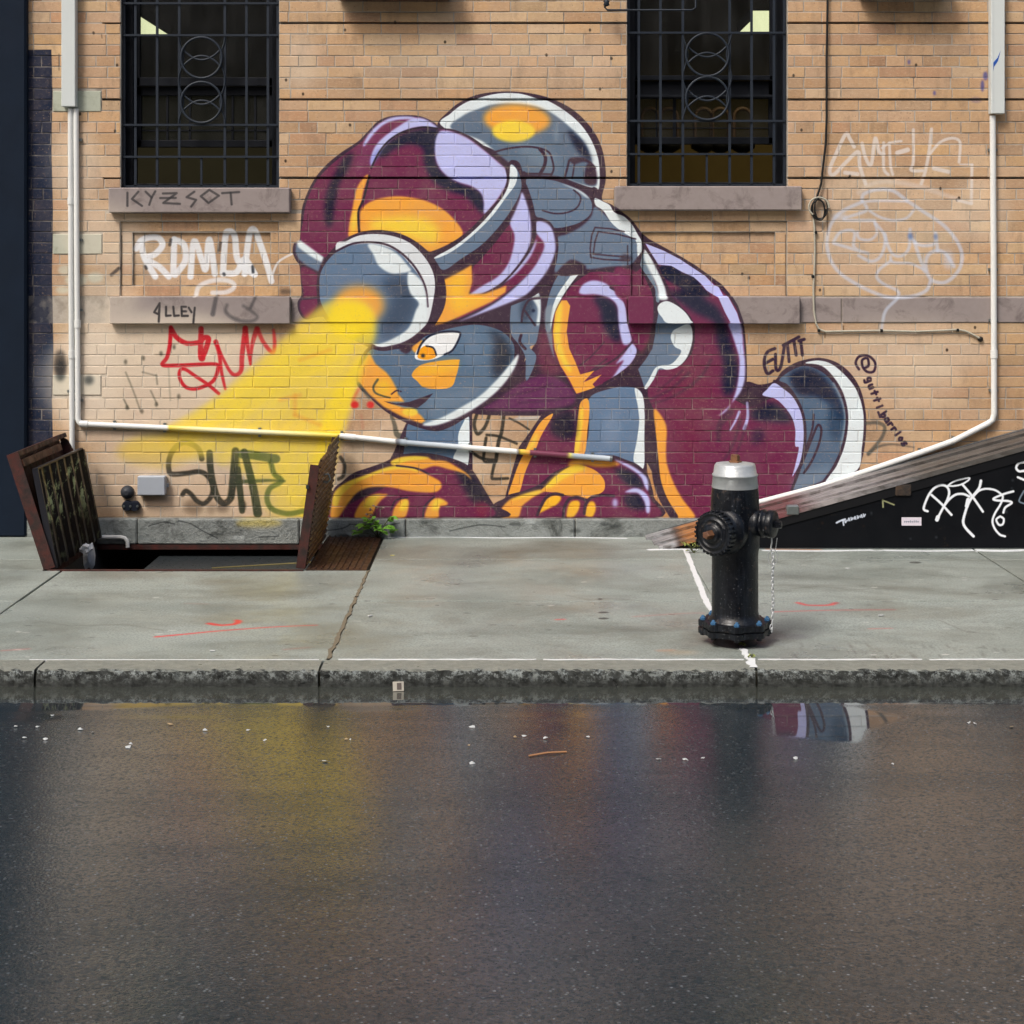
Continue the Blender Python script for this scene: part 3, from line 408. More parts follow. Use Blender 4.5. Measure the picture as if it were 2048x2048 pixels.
def link(name, me, mat=None, parent=None, loc=None):
    o = bpy.data.objects.new(name, me); COL.objects.link(o)
    if mat is not None and me is not None and not me.materials: me.materials.append(mat)
    if parent: o.parent = parent
    if loc is not None: o.location = loc
    return o
def tag(o, label=None, cat=None, group=None, kind=None):
    if label: o['label'] = label
    if cat: o['category'] = cat
    if group: o['group'] = group
    if kind: o['kind'] = kind
    return o
def empty(name, loc=(0, 0, 0), rz=0):
    o = bpy.data.objects.new(name, None); COL.objects.link(o); o.location = loc; o.rotation_euler = (0, 0, rz); o.empty_display_size = .1
    return o

class MB:
    """collects simple shapes and links them as one mesh object"""
    def __init__(s): s.v = []; s.f = []; s.sm = []
    def add(s, V, F, smooth=False):
        n = len(s.v); s.v += [tuple(v) for v in V]; s.f += [tuple(i + n for i in f) for f in F]; s.sm += [smooth] * len(F); return s
    def box(s, x0, x1, y0, y1, z0, z1):
        return s.add([(x0,y0,z0),(x1,y0,z0),(x1,y1,z0),(x0,y1,z0),(x0,y0,z1),(x1,y0,z1),(x1,y1,z1),(x0,y1,z1)],
                     [(3,2,1,0),(4,5,6,7),(0,1,5,4),(1,2,6,5),(2,3,7,6),(3,0,4,7)])
    def bbox(s, x0, x1, y0, y1, z0, z1, b=.004):
        """box with chamfered edges"""
        V = []; 
        for (x, sx) in ((x0, 1), (x1, -1)):
            for (y, sy) in ((y0, 1), (y1, -1)):
                for (z, sz) in ((z0, 1), (z1, -1)):
                    V += [(x, y + sy * b, z + sz * b), (x + sx * b, y, z + sz * b), (x + sx * b, y + sy * b, z)]
        bm = bmesh.new()
        for v in V: bm.verts.new(v)
        r = bmesh.ops.convex_hull(bm, input=bm.verts); bm.verts.index_update()
        W = [tuple(v.co) for v in bm.verts]; F = [tuple(v.index for v in f.verts) for f in bm.faces]; bm.free()
        return s.add(W, F)
    def tube(s, P, r, n=10, cap=True, r2=None):
        P = [Vector(p) for p in P]; m = len(P); V = []; F = []; up = None
        for i, p in enumerate(P):
            a = (P[min(i + 1, m - 1)] - P[max(i - 1, 0)]).normalized()
            if up is None: up = Vector((0, 0, 1)) if abs(a.z) < .9 else Vector((0, 1, 0))
            s1 = a.cross(up); s1.normalize(); s2 = s1.cross(a); up = s2
            rr = r if r2 is None else r + (r2 - r) * i / (m - 1)
            for k in range(n):
                t = 2 * math.pi * k / n; V.append(p + s1 * (math.cos(t) * rr) + s2 * (math.sin(t) * rr))
        for i in range(m - 1):
            for k in range(n):
                q = (k + 1) % n; F.append((i * n + k, i * n + q, (i + 1) * n + q, (i + 1) * n + k))
        s.add(V, F, n > 5)
        if cap: s.add(V[:n], [tuple(range(n))[::-1]]); s.add(V[-n:], [tuple(range(n))])
        return s
    def lathe(s, prof, n=40, M=None, smooth=True, closed=True):
        """prof: list of (radius, z)"""
        V = []; F = []; M = M or Matrix.Identity(4)
        for r, z in prof:
            for k in range(n):
                t = 2 * math.pi * k / n; V.append(M @ Vector((r * math.cos(t), r * math.sin(t), z)))
        for i in range(len(prof) - 1):
            for k in range(n):
                q = (k + 1) % n; F.append((i * n + k, i * n + q, (i + 1) * n + q, (i + 1) * n + k))
        s.add(V, F, smooth)
        if closed: s.add(V[:n], [tuple(range(n))[::-1]]); s.add(V[-n:], [tuple(range(n))])
        return s
    def prism(s, pts, d0, d1, axis='y'):
        """polygon in x,z extruded along y (or x,y along z; or y,z along x)"""
        f = {'y': lambda a, b, d: (a, d, b), 'z': lambda a, b, d: (a, b, d), 'x': lambda a, b, d: (d, a, b)}[axis]; n = len(pts)
        V = [f(a, b, d0) for a, b in pts] + [f(a, b, d1) for a, b in pts]
        return s.add(V, [tuple(range(n)), tuple(range(2 * n - 1, n - 1, -1))] + [(i, i + n, (i + 1) % n + n, (i + 1) % n) for i in range(n)])
    def mesh(s, name):
        me = bpy.data.meshes.new(name); me.from_pydata(s.v, [], s.f)
        me.polygons.foreach_set('use_smooth', s.sm); me.validate(); me.update()
        bm = bmesh.new(); bm.from_mesh(me); bmesh.ops.recalc_face_normals(bm, faces=bm.faces); bm.to_mesh(me); bm.free()
        return me
    def build(s, name, mat, parent=None, loc=None): return link(name, s.mesh(name), mat, parent, loc)

# ---------------------------------------------------------------- materials
class NT:
    def __init__(s, name):
        s.m = bpy.data.materials.new(name); s.m.use_nodes = True; s.t = s.m.node_tree
        s.b = s.t.nodes['Principled BSDF']; s.out = s.t.nodes['Material Output']
        s.pos = s.t.nodes.new('ShaderNodeNewGeometry').outputs['Position']
    def n(s, kind, **kw):
        nd = s.t.nodes.new(kind)
        for k, v in kw.items():
            if k.startswith('i_'):
                key = k[2:]; key = int(key) if key.isdigit() else key.replace('_', ' ').title() if key not in nd.inputs else key
                tgt = nd.inputs[key]
                if hasattr(v, 'is_output') or isinstance(v, bpy.types.NodeSocket): s.t.links.new(v, tgt)
                else: tgt.default_value = v
            else: setattr(nd, k, v)
        return nd
    def L(s, a, b): s.t.links.new(a, b)
    def map(s, v, scale=(1, 1, 1), loc=(0, 0, 0)):
        m = s.t.nodes.new('ShaderNodeMapping'); s.L(v, m.inputs[0]); m.inputs['Scale'].default_value = scale; m.inputs['Location'].default_value = loc; return m.outputs[0]
    def noise(s, scale, detail=3, rough=.6, vec=None, dist=0):
        nd = s.t.nodes.new('ShaderNodeTexNoise'); nd.inputs['Scale'].default_value = scale; nd.inputs['Detail'].default_value = detail
        nd.inputs['Roughness'].default_value = rough; nd.inputs['Distortion'].default_value = dist; s.L(vec if vec is not None else s.pos, nd.inputs['Vector']); return nd.outputs['Fac']
    def ramp(s, fac, stops, interp='LINEAR'):
        r = s.t.nodes.new('ShaderNodeValToRGB'); s.L(fac, r.inputs[0]); el = r.color_ramp.elements; r.color_ramp.interpolation = interp
        while len(el) < len(stops): el.new(.5)
        for e, (p, c) in zip(el, stops): e.position = p; e.color = (c, c, c, 1) if isinstance(c, (int, float)) else (*c[:3], 1)
        return r.outputs[0]
    def mix(s, fac, a, b, mode='MIX'):
        nd = s.t.nodes.new('ShaderNodeMix'); nd.data_type = 'RGBA'; nd.blend_type = mode; nd.clamp_factor = True
        for v, i in ((fac, 0), (a, 6), (b, 7)):
            if isinstance(v, bpy.types.NodeSocket): s.L(v, nd.inputs[i])
            else: nd.inputs[i].default_value = v if i == 0 else (*v[:3], 1)
        return nd.outputs[2]
    def math(s, op, a, b=0.0, c=0.0):
        nd = s.t.nodes.new('ShaderNodeMath'); nd.operation = op
        for v, i in ((a, 0), (b, 1), (c, 2)):
            if isinstance(v, bpy.types.NodeSocket): s.L(v, nd.inputs[i])
            else: nd.inputs[i].default_value = v
        return nd.outputs[0]
    def bump(s, h, strength=.5, dist=.01):
        nd = s.t.nodes.new('ShaderNodeBump'); nd.inputs['Strength'].default_value = strength; nd.inputs['Distance'].default_value = dist
        s.L(h, nd.inputs['Height']); s.L(nd.outputs[0], s.b.inputs['Normal']); return nd
    def set(s, col=None, rough=None, metal=None, spec=None, coat=None, coat_r=None):
        for v, k in ((col, 'Base Color'), (rough, 'Roughness'), (metal, 'Metallic'), (spec, 'Specular IOR Level'), (coat, 'Coat Weight'), (coat_r, 'Coat Roughness')):
            if v is None: continue
            if isinstance(v, bpy.types.NodeSocket): s.L(v, s.b.inputs[k])
            else: s.b.inputs[k].default_value = (*v[:3], 1) if k == 'Base Color' else v
        return s.m
def lin(h):
    c = hexc(h); return tuple(float(x / 12.92 if x <= .04045 else ((x + .055) / 1.055) ** 2.4) for x in c)

paint_wall(); wall_cv.noisefade(3, 5, .96); WALL_IMG = wall_cv.image('wall_paint', 1.06, 1.11)
def paint_uv(n, ox, oz, w, h, axes=(0, 2)):
    """plane coordinates (metres) -> 0..1 over the painted rectangle, from real positions"""
    sep = n.t.nodes.new('ShaderNodeSeparateXYZ'); n.L(n.pos, sep.inputs[0])
    u = n.math('DIVIDE', n.math('SUBTRACT', sep.outputs[axes[0]], ox), w); v = n.math('DIVIDE', n.math('SUBTRACT', sep.outputs[axes[1]], oz), h)
    c = n.t.nodes.new('ShaderNodeCombineXYZ'); n.L(u, c.inputs[0]); n.L(v, c.inputs[1]); return c.outputs[0], sep
def paint_over(n, col, strength=1.0, img=None, rect=None, axes=(0, 2), wear=.0):
    img = img or WALL_IMG; rect = rect or (wx(0), wz(WALLH), WALLW / S335, WALLH / S335)
    uv, sep = paint_uv(n, *rect, axes)
    t = n.n('ShaderNodeTexImage', image=img, extension='CLIP', interpolation='Linear'); n.L(uv, t.inputs[0])
    a = n.math('MULTIPLY', t.outputs['Alpha'], strength)
    if wear:
        w = n.ramp(n.noise(70, 4, .7), [(.30, 1 - wear), (.42, 1)]); a = n.math('MULTIPLY', a, w)
    return n.mix(a, col, t.outputs['Color']), a

def mat_brick():
    n = NT('tan_brick'); at = n.n('ShaderNodeAttribute', attribute_name='bcol', attribute_type='GEOMETRY').outputs['Color']
    c = n.mix(n.math('MULTIPLY', n.ramp(n.noise(28, 5, .65), [(.35, 0), (.7, 1)]), .45), at, (.40, .255, .155))
    c = n.mix(n.math('MULTIPLY', n.ramp(n.noise(75, 4, .75, n.map(n.pos, (.6, 1, 1.4))), [(.5, 0), (.68, 1)]), .5), c, (.66, .50, .33))
    c = n.mix(n.math('MULTIPLY', n.ramp(n.noise(1.3, 3), [(.45, 0), (.7, 1)]), .35), c, (.56, .40, .27))
    gr = n.noise(9, 5, .75, n.map(n.pos, (1, 1, .35))); c = n.mix(n.math('MULTIPLY', n.ramp(n.noise(1.1, 4, .7, n.map(n.pos, (1, 1, .6))), [(.45, 0), (.7, 1)]), .28), c, (.27, .18, .11)); c = n.mix(n.math('MULTIPLY', n.ramp(gr, [(.52, 0), (.72, 1)]), .6), c, (.22, .145, .09))
    c = n.mix(n.ramp(n.noise(110, 2, .5), [(.68, 0), (.73, .85)]), c, (.08, .055, .04))
    c, a = paint_over(n, c, 1.0, wear=.35)
    c = n.mix(n.math('MULTIPLY', n.ramp(n.noise(5, 5, .7), [(.4, 0), (.7, 1)]), .14), c, (.30, .24, .22)); c = n.mix(n.math('MULTIPLY', n.ramp(n.noise(45, 4, .8), [(.62, 0), (.72, 1)]), .25), c, (.05, .04, .04))
    n.set(c, n.math('SUBTRACT', .86, n.math('MULTIPLY', a, .2)), spec=.18)
    n.bump(n.math('ADD', n.noise(120, 4, .7), n.math('MULTIPLY', n.ramp(n.noise(60, 2), [(.66, 0), (.72, -1)]), .8)), .35, .003); return n.m
def mat_mortar():
    n = NT('mortar'); c = n.mix(n.noise(30, 4), (.32, .28, .23), (.50, .45, .39)); c = n.mix(n.ramp(n.noise(6, 4), [(.5, 0), (.68, .7)]), c, (.10, .08, .065))
    c, a = paint_over(n, c, n.math('ADD', n.math('MULTIPLY', n.ramp(n.noise(7, 4, .6), [(.44, 1), (.62, 0)]), .42), .52)); n.set(c, .93, spec=.2); n.bump(n.noise(150, 3), .5, .002); return n.m
def mat_stone(name, c1, c2, dark, sc=14, paint=True, bump=.3, dist=.006, streak=(1, 1, 1)):
    n = NT(name); c = n.mix(n.noise(sc, 5, .65, n.map(n.pos, streak)), c1, c2); c = n.mix(n.ramp(n.noise(sc * .35, 6, .7, dist=.6), [(.52, 0), (.68, .85)]), c, dark)
    if paint: c, a = paint_over(n, c, .97, wear=.25)
    n.set(c, .8, spec=.35); n.bump(n.noise(sc * 2.5, 6, .7), bump, dist); return n.m
def mat_plain(name, col, rough=.5, metal=0, var=.25, sc=20, spec=.4, coat=0, bump=.0):
    n = NT(name); d = tuple(v * (1 - var) for v in col); n.set(n.mix(n.noise(sc, 5, .65), col, d), n.math('ADD', n.math('MULTIPLY', n.noise(sc * 1.7, 4), .25), rough - .12), metal, spec, coat, .1)
    if bump: n.bump(n.noise(sc * 3, 4), bump, .003)
    return n.m
def mat_rust(name, base, red, sc=18, gloss=.45, dark=(.012, .009, .008)):
    n = NT(name); c = n.mix(n.ramp(n.noise(sc, 6, .7), [(.38, 0), (.62, 1)]), base, red); c = n.mix(n.ramp(n.noise(sc * .4, 5, .7), [(.5, 0), (.65, .85)]), c, dark)
    n.set(c, n.ramp(n.noise(sc * .8, 4), [(.3, gloss), (.7, .9)]), 0, .5); n.bump(n.noise(sc * 4, 5), .5, .003); return n
# ---------------------------------------------------------------- the brick building
M_BRICK, M_MORTAR = mat_brick(), mat_mortar()
M_BROWN = mat_stone('brownstone', (.235, .195, .185), (.315, .27, .26), (.15, .12, .115), 20, bump=.12, dist=.003)
M_SAGE = mat_stone('sage_stone', (.36, .38, .29), (.44, .47, .40), (.26, .27, .2), 20, bump=.12, dist=.003)
M_GRAN = mat_stone('base_granite', (.16, .175, .165), (.36, .39, .38), (.055, .06, .055), 16, paint=True, bump=.9, dist=.02)
M_UPPER = mat_stone('unseen_reflection_grey', (.13, .155, .20), (.20, .23, .28), (.08, .095, .13), 3, paint=False, bump=.2)  # blue-grey invented for the unseen upper wall, to darken and cool road reflections
M_BLACKPAINT = mat_plain('black_window_paint', (.005, .007, .012), .5, var=.5, sc=30, spec=.25)
M_GRILLE = mat_plain('grille_paint', (.020, .028, .042), .5, var=.4, sc=60, bump=.3, spec=.3)
M_PILLAR = mat_plain('navy_wall_paint', (.007, .015, .031), .7, var=.45, sc=5, bump=.15, spec=.15)

WIN = [(241, 558, -140, 376, (221, 582, 376, 426)), (1254, 1575, -140, 373, (1229, 1601, 373, 421))]   # openings + sills
BAND = [(104, 221, 597, 646, 0.004), (222, 582, 593, 647, -.045), (583, 1255, 596, 645, -.006), (1256, 1598, 593, 647, -.045), (1599, 1683, 595, 645, -.006), (1684, 2180, 595, 645, -.006), (2181, 2600, 595, 645, -.006)]
SAGE = [(105, 203, 181, 224), (105, 205, 467, 509), (105, 203, 749, 791)]
PANELS = [(240, 557, 443, 592, .016), (264, 540, 465, 571, .034), (1262, 1574, 442, 592, .016), (1284, 1551, 464, 571, .034)]
GROOVES = [(y0 - 2.4, y0 + 2.4) for y0 in (-262, -108, 46, 199, 356)]
XL, XR, YT, YB = -560, 2600, -262, 1035

brick_building = MB()
# mortar body in cells, deeper at the grooves and panels, open at the windows
xs = sorted({XL, XR, 204, *[v for w in WIN for v in w[:2]], *[v for p in PANELS for v in p[:2]]})
ys = sorted({YT, 1072, *[v for w in WIN for v in w[2:4]], *[v for p in PANELS for v in p[2:4]], *[v for g in GROOVES for v in g]})
for i in range(len(xs) - 1):
    for j in range(len(ys) - 1):
        cx, cy = (xs[i] + xs[i + 1]) / 2, (ys[j] + ys[j + 1]) / 2
        if any(w[0] < cx < w[1] and w[2] < cy < w[3] for w in WIN): continue
        d = .0032
        for p in PANELS:
            if p[0] < cx < p[1] and p[2] < cy < p[3]: d = p[4] + .0032
        if cx > 204 and any(g[0] < cy < g[1] for g in GROOVES): d = .034
        brick_building.box(wx(xs[i]), wx(xs[i + 1]), d, .32, wz(ys[j + 1]), wz(ys[j]))
brick_building.box(-9, wx(XL) - .002, .06, .3, -.1, 12); brick_building.box(wx(XR) + .002, 9, .02, .3, -.1, 12); UPPER = True
B_OBJ = tag(brick_building.build('brick_building', M_MORTAR), 'tan brick building front with the painted crouching helmeted figure', 'building')

MB().bbox(-9, 9, -.07, .3, wz(YT) + .004, wz(YT) + .35, .02).build('unseen_cornice', M_UPPER, B_OBJ); MB().box(-9, 9, -.01, .3, wz(YT) + .352, 12).build('unseen_upper_wall', M_UPPER, B_OBJ)  # unseen cornice and wall top, added for what the wet road mirrors
# courses
bounds = []
y = YT
seg = [(-262, -108, 7), (-108, 46, 7), (46, 199, 7), (199, 356, 7), (356, 593, 11), (645, 1035, 18)]
courses = []
for (a, b, n) in seg:
    for k in range(n): courses.append((a + (b - a) * k / n, a + (b - a) * (k + 1) / n))
PALETTE = [(a * .74 + .135, b * .76 + .098, c * .76 + .068) for a, b, c in [(.63,.36,.165),(.59,.33,.15),(.66,.39,.185),(.60,.345,.175),(.64,.42,.22),(.55,.30,.15),(.62,.37,.21),(.66,.41,.24),(.49,.235,.115),(.65,.44,.25),(.58,.34,.18),(.66,.38,.16),(.52,.28,.135),(.67,.46,.28),(.61,.32,.14),(.57,.35,.21)]]
EXC = [(w[0], w[1], w[2], w[3]) for w in WIN] + [w[4] for w in WIN] + [b[:4] for b in BAND] + SAGE
def free(x0, x1, ya, yb):
    iv = [(x0, x1)]
    for e in EXC:
        ov = min(yb, e[3]) - max(ya, e[2])
        if ov > (yb - ya) * .35:
            iv = [q for (a, b) in iv for q in ((a, min(b, e[0])), (max(a, e[1]), b)) if q[1] - q[0] > 3]
    return iv
def vclip(x0, x1, ya, yb):                            # shorten bricks that run into a stone
    for e in EXC:
        if e[0] < (x0 + x1) / 2 < e[1]:
            if ya < e[2] < yb and e[2] - ya > 4: yb = e[2]
            elif ya < e[3] < yb and yb - e[3] > 4: ya = e[3]
    return ya, yb
J = 1.05                                              # half joint in px
bricks = []
for ci, (ya, yb) in enumerate(courses):
    header = (ci - 35) % 6 == 0
    L = 36.75 if header else 73.5; off = (0 if ci % 2 else 36.75) + (18.4 if header else 0) + rng.uniform(-3, 3)
    x = XL - off
    cuts = []
    while x < XR: cuts.append(x); x += L if (header or rng.random() > .04) else 36.75
    forced = sorted({v for p in PANELS if p[2] - 2 < (ya + yb) / 2 < p[3] + 2 for v in p[:2]})
    rowcuts = sorted([c for c in cuts if all(abs(c - f) > 14 for f in forced)] + forced)
    for (a, b) in free(XL, XR, ya, yb):
        cc = [a] + [c + (0 if c in forced else rng.uniform(-1, 1)) for c in rowcuts if a + 9 < c < b - 9] + [b]
        for u, v in zip(cc[:-1], cc[1:]): bricks.append((u, v, *vclip(u, v, ya, yb)))
def brick_geo(hw, hh, r, seed):
    """front face at y=0, chipped bevel; local x,z centred"""
    q = random.Random(seed); j = lambda s=.0009: q.uniform(-s, s); b = r
    fr = [(-hw + b + j(), 0 + abs(j()), -hh + b + j()), (hw - b + j(), abs(j()), -hh + b + j()), (hw - b + j(), abs(j()), hh - b + j()), (-hw + b + j(), abs(j()), hh - b + j())]
    md = [(-hw + j(), b, -hh + j()), (hw + j(), b, -hh + j()), (hw + j(), b, hh + j()), (-hw + j(), b, hh + j())]
    bk = [(p[0], .05, p[2]) for p in md]
    V = fr + md + bk; F = [(0, 1, 2, 3)]
    for o in (0, 4):
        for k in range(4): F.append((o + k, o + 4 + k, o + 4 + (k + 1) % 4, o + (k + 1) % 4))
    return V, F
def set_col(me, cols):
    at = me.color_attributes.new('bcol', 'FLOAT_COLOR', 'CORNER')
    at.data.foreach_set('color', np.array(cols, np.float32).ravel())
# single bricks: whole stretchers in plain view nearest the middle of the picture
def hidden(u, v, ya, yb):
    cx, cy = (u + v) / 2, (ya + yb) / 2
    return cx < 108 or cx > 2040 or cy < 0 or (124 < v and u < 166) or (1970 < v and u < 2010) or (cx > 1290 and cy > 960 - (cx - 1500) * .28) or (cx < 210 and cy > 850) or (590 < cx < 690 and cy > 860) or (1360 < cx < 1560 and cy > 900)
def seed_depth(b): return rng.uniform(-.0012, .0016)
cand = sorted([b for b in bricks if abs((b[1] - b[0]) - 73.5) < 2.2 and (b[3] - b[2]) > 20 and not hidden(*b)], key=lambda b: -((b[1]-b[0])*(b[3]-b[2])))
cand = sorted(cand[:900], key=lambda b: math.hypot((b[0] + b[1]) / 2 - 1024, ((b[2] + b[3]) / 2 - 560)))[:300]
single = set(cand); variants = {}
def dpanel(b):
    cx, cy = (b[0] + b[1]) / 2, (b[2] + b[3]) / 2; d = 0
    for p in PANELS:
        if p[0] < cx < p[1] and p[2] < cy < p[3]: d = p[4]
    return d
def pick(): 
    i = min(int(rng.random() ** 1.15 * len(PALETTE)), len(PALETTE) - 1); return i
MV = MB(); MC = []
for b in bricks:
    u, v, ya, yb = b; hw, hh = (v - u - 2 * J) / 2 / S335, (yb - ya - 2 * J) / 2 / S335
    g0 = min([abs(ya - g[1]) for g in GROOVES] + [99]); 
    if hw < .008 or hh < .006: continue
    # next to a groove the brick is set back from it
    top = .004 if (g0 < 4 and u > 200) else 0; bot = .004 if (min(abs(yb - g[0]) for g in GROOVES) < 4 and u > 200) else 0
    hh -= (top + bot) / 2; cz = wz((ya + yb) / 2) - top / 2 + bot / 2; cx = wx((u + v) / 2); cy = seed_depth(b) + dpanel(b); pi = pick()
    if b in single:
        key = (pi, rng.randrange(3), round(hh * 2000), round(hw * 1000))
        if key not in variants:
            V, F = brick_geo(hw, hh, .0022, hash(key) & 0xffff)
            me = bpy.data.meshes.new('brick'); me.from_pydata(V, [], F); me.update(); me.materials.append(M_BRICK)
            c = [k * random.Random(hash(key)).choice((.74, .86, .92, .96, 1, 1.02)) for k in PALETTE[pi]]; set_col(me, [(*c, 1)] * len(me.loops)); variants[key] = me
        o = link('brick', variants[key], None, B_OBJ, (cx, cy, cz))
    else:
        V, F = brick_geo(hw, hh, .0022, len(MC)); MV.add([(p[0] + cx, p[1] + cy, p[2] + cz) for p in V], F)
        k = rng.choice((.74, .86, .92, .96, 1, 1.02)); MC.append([c * k for c in PALETTE[pi]])
me = bpy.data.meshes.new('brickwork'); me.from_pydata(MV.v, [], MV.f); me.update()
set_col(me, np.repeat(np.c_[np.array(MC), np.ones(len(MC))], len(me.loops) // len(MC), axis=0)); 
tag(link('brickwork', me, M_BRICK, B_OBJ), kind='stuff')

# stones
for (x0, x1, y0, y1) in SAGE: MB().bbox(wx(x0) + .003, wx(x1) - .003, -.003, .06, wz(y1) + .003, wz(y0) - .003, .003).build('stone_block', M_SAGE, B_OBJ)
for (x0, x1, y0, y1, d) in BAND: MB().bbox(wx(x0) + .0015, wx(x1) - .0015, d, .08, wz(y1), wz(y0), .004).build('band_stone', M_BROWN, B_OBJ)
bx0 = [-560, -60, 190, 277, 600, 812, 1150, 1420, 1800, 2150, 2600]
for a, b in zip(bx0[:-1], bx0[1:]):
    m = MB(); zt, zb = wz(1036), (-.045 if 180 < a < 620 else -.12)
    m.bbox(wx(a) + .003, wx(b) - .003, -.035 - rng.uniform(0, .006), .05, zb, zt, .008)
    m.build('base_stone', M_GRAN, B_OBJ)

# ---------------------------------------------------------------- windows
M_GLASS = NT('window_glass'); 
_g = M_GLASS; _g.b.inputs['Base Color'].default_value = (.9, .93, .95, 1); _g.b.inputs['Roughness'].default_value = .03; _g.b.inputs['Transmission Weight'].default_value = 1; _g.b.inputs['IOR'].default_value = 1.45
_lp = _g.t.nodes.new('ShaderNodeBsdfTransparent'); _lp.inputs[0].default_value = (.62, .66, .66, 1); _gl = _g.t.nodes.new('ShaderNodeBsdfGlossy'); _gl.inputs['Roughness'].default_value = .02
_fr = _g.t.nodes.new('ShaderNodeFresnel'); _fr.inputs[0].default_value = 1.5; _mx = _g.t.nodes.new('ShaderNodeMixShader')
_g.L(_fr.outputs[0], _mx.inputs[0]); _g.L(_lp.outputs[0], _mx.inputs[1]); _g.L(_gl.outputs[0], _mx.inputs[2]); _df = _g.t.nodes.new('ShaderNodeBsdfDiffuse'); _df.inputs[0].default_value = (.16, .16, .155, 1); _m2 = _g.t.nodes.new('ShaderNodeMixShader'); _g.L(_g.math('ADD', _g.math('MULTIPLY', _g.ramp(_g.noise(5, 5, .7, _g.map(_g.pos, (1, 1, .4))), [(.35, 0), (.75, 1)]), .12), .035), _m2.inputs[0]); _g.L(_mx.outputs[0], _m2.inputs[1]); _g.L(_df.outputs[0], _m2.inputs[2]); _g.L(_m2.outputs[0], _g.out.inputs[0]); M_GLASS = _g.m
def window(wi, label, sill_label):
    x0, x1, y0, y1, sl = WIN[wi]; X0, X1, Z0, Z1 = wx(x0), wx(x1), wz(y1), wz(y0)
    fr = MB(); t = .055
    fr.bbox(X0 + .001, X0 + t, .09, .22, Z0 + .001, Z1); fr.bbox(X1 - t, X1 - .001, .09, .22, Z0 + .001, Z1); fr.box(X0 + t, X1 - t, .09, .22, Z1 - t, Z1); fr.bbox(X0 + t, X1 - t, .09, .22, Z0 + .001, Z0 + .03)
    W = fr.build('window', M_BLACKPAINT, B_OBJ)
    a, b = X0 + t, X1 - t
    zr = wz(168 if wi == 0 else 156); zr2 = wz(186 if wi == 0 else 192); zl = wz(291 if wi == 0 else 285)
    s = MB(); s.bbox(a, b, .13, .165, zr, wz(150 if wi == 0 else 146)); s.box(a, a + .03, .13, .165, zr, Z1 - t); s.box(b - .03, b, .13, .165, zr, Z1 - t); s.box(a, b, .13, .165, Z1 - t - .05, Z1 - t); s.build('sash', M_BLACKPAINT, W)
    s = MB(); s.bbox(a, b, .17, .205, zr2, zr); s.bbox(a, b, .17, .205, zl, zl + .045); s.box(a, a + .03, .17, .205, zl, zr); s.box(b - .03, b, .17, .205, zl, zr)
    if wi == 0:
        for px in (322, 368, 455, 501): s.box(wx(px) - .006, wx(px) + .006, .18, .2, zl, zr2)
        s.box(a, b, .18, .2, wz(258), wz(255))
    else:
        s.bbox(a - .02, b + .01, .11, .16, wz(192), wz(186)); s.box(wx(1352), wx(1358), .18, .2, zl, zr2); s.box(a, b, .18, .2, wz(252.5), wz(250.5)); s.box(wx(1317), wx(1319), .18, .2, zl, zr2)
    s.build('sash', M_BLACKPAINT, W)
    MB().box(a + .03, b - .03, .146, .15, zr, Z1 - t - .05).build('pane', M_GLASS, W); MB().box(a + .03, b - .03, .186, .19, zl + .045, zr2).build('pane', M_GLASS, W)
    sx0, sx1, sy0, sy1 = sl
    MB().bbox(wx(sx0), wx(sx1), -.055, .15, wz(sy1), wz(sy0), .006).build('window_sill', M_BROWN, B_OBJ)
    return W
window(0, '', ''); window(1, '', '')
def grille(wi, vx, hy, mid, stub, rings, label):
    x0, x1, y0, y1, sl = WIN[wi]; G = empty('security_grille', ((wx(x0) + wx(x1)) / 2, .03, wz(y1))); tag(G, label, 'grille')
    def put(m, name):
        o = m.build(name, M_GRILLE, G); o.matrix_parent_inverse = Matrix.Translation(-Vector(G.location)); return o
    yb = .035
    for px in vx: put(MB().box(wx(px) - .0075, wx(px) + .0075, yb, yb + .012, wz(y1) + .012, wz(y0)), 'bar')
    put(MB().box(wx(stub) - .006, wx(stub) + .006, yb, yb + .012, wz(y1) + .012, wz(hy[-1])), 'bar')
    for py in hy: put(MB().box(wx(x0) + .004, wx(x1) - .004, yb - .0085, yb + .004, wz(py) - .006, wz(py) + .006), 'cross_bar')
    f = MB(); f.box(wx(x0) + .004, wx(x0) + .02, yb, yb + .02, wz(y1) + .004, wz(y0)); f.box(wx(x1) - .02, wx(x1) - .004, yb, yb + .02, wz(y1) + .004, wz(y0)); f.box(wx(x0) + .02, wx(x1) - .02, yb, yb + .02, wz(y1) + .004, wz(y1) + .018)
    put(f, 'grille_frame')
    cx, r = rings[0], rings[1]
    for cy in rings[2:]:
        m = MB(); m.tube([(wx(cx) + r / S335 * math.cos(t), yb - .014, wz(cy) + r / S335 * math.sin(t)) for t in np.linspace(0, 2 * math.pi, 41)], .0072, 8, False); put(m, 'ring')
        for sg in (1, -1):
            m = MB(); m.tube([(wx(cx + r * .93 * u), yb - .004, wz(cy - sg * (r * .42 - r * .52 * (1 - u * u)))) for u in np.linspace(-1, 1, 17)], .0062, 8); put(m, 'arch')
    for s in (-1, 1):
        top, bot = rings[2] - r - 2, rings[3] + r + 2; P = []
        for u in np.linspace(0, 1, 30):
            P.append((wx(cx + s * (r * 1.02 - 5 * math.cos(u * 4 * math.pi) * (-1))) , yb - .002, wz(top + (bot - top) * u)))
        put(MB().tube(P, .0045, 6), 'scroll_bar')
grille(0, [268, 311.6, 356, 447.5, 491, 534], [5, 69, 249, 313], None, 400.5, (401.5, 41, 114.5, 204), 'black iron grille with two rings in front of the window by the white conduit box')
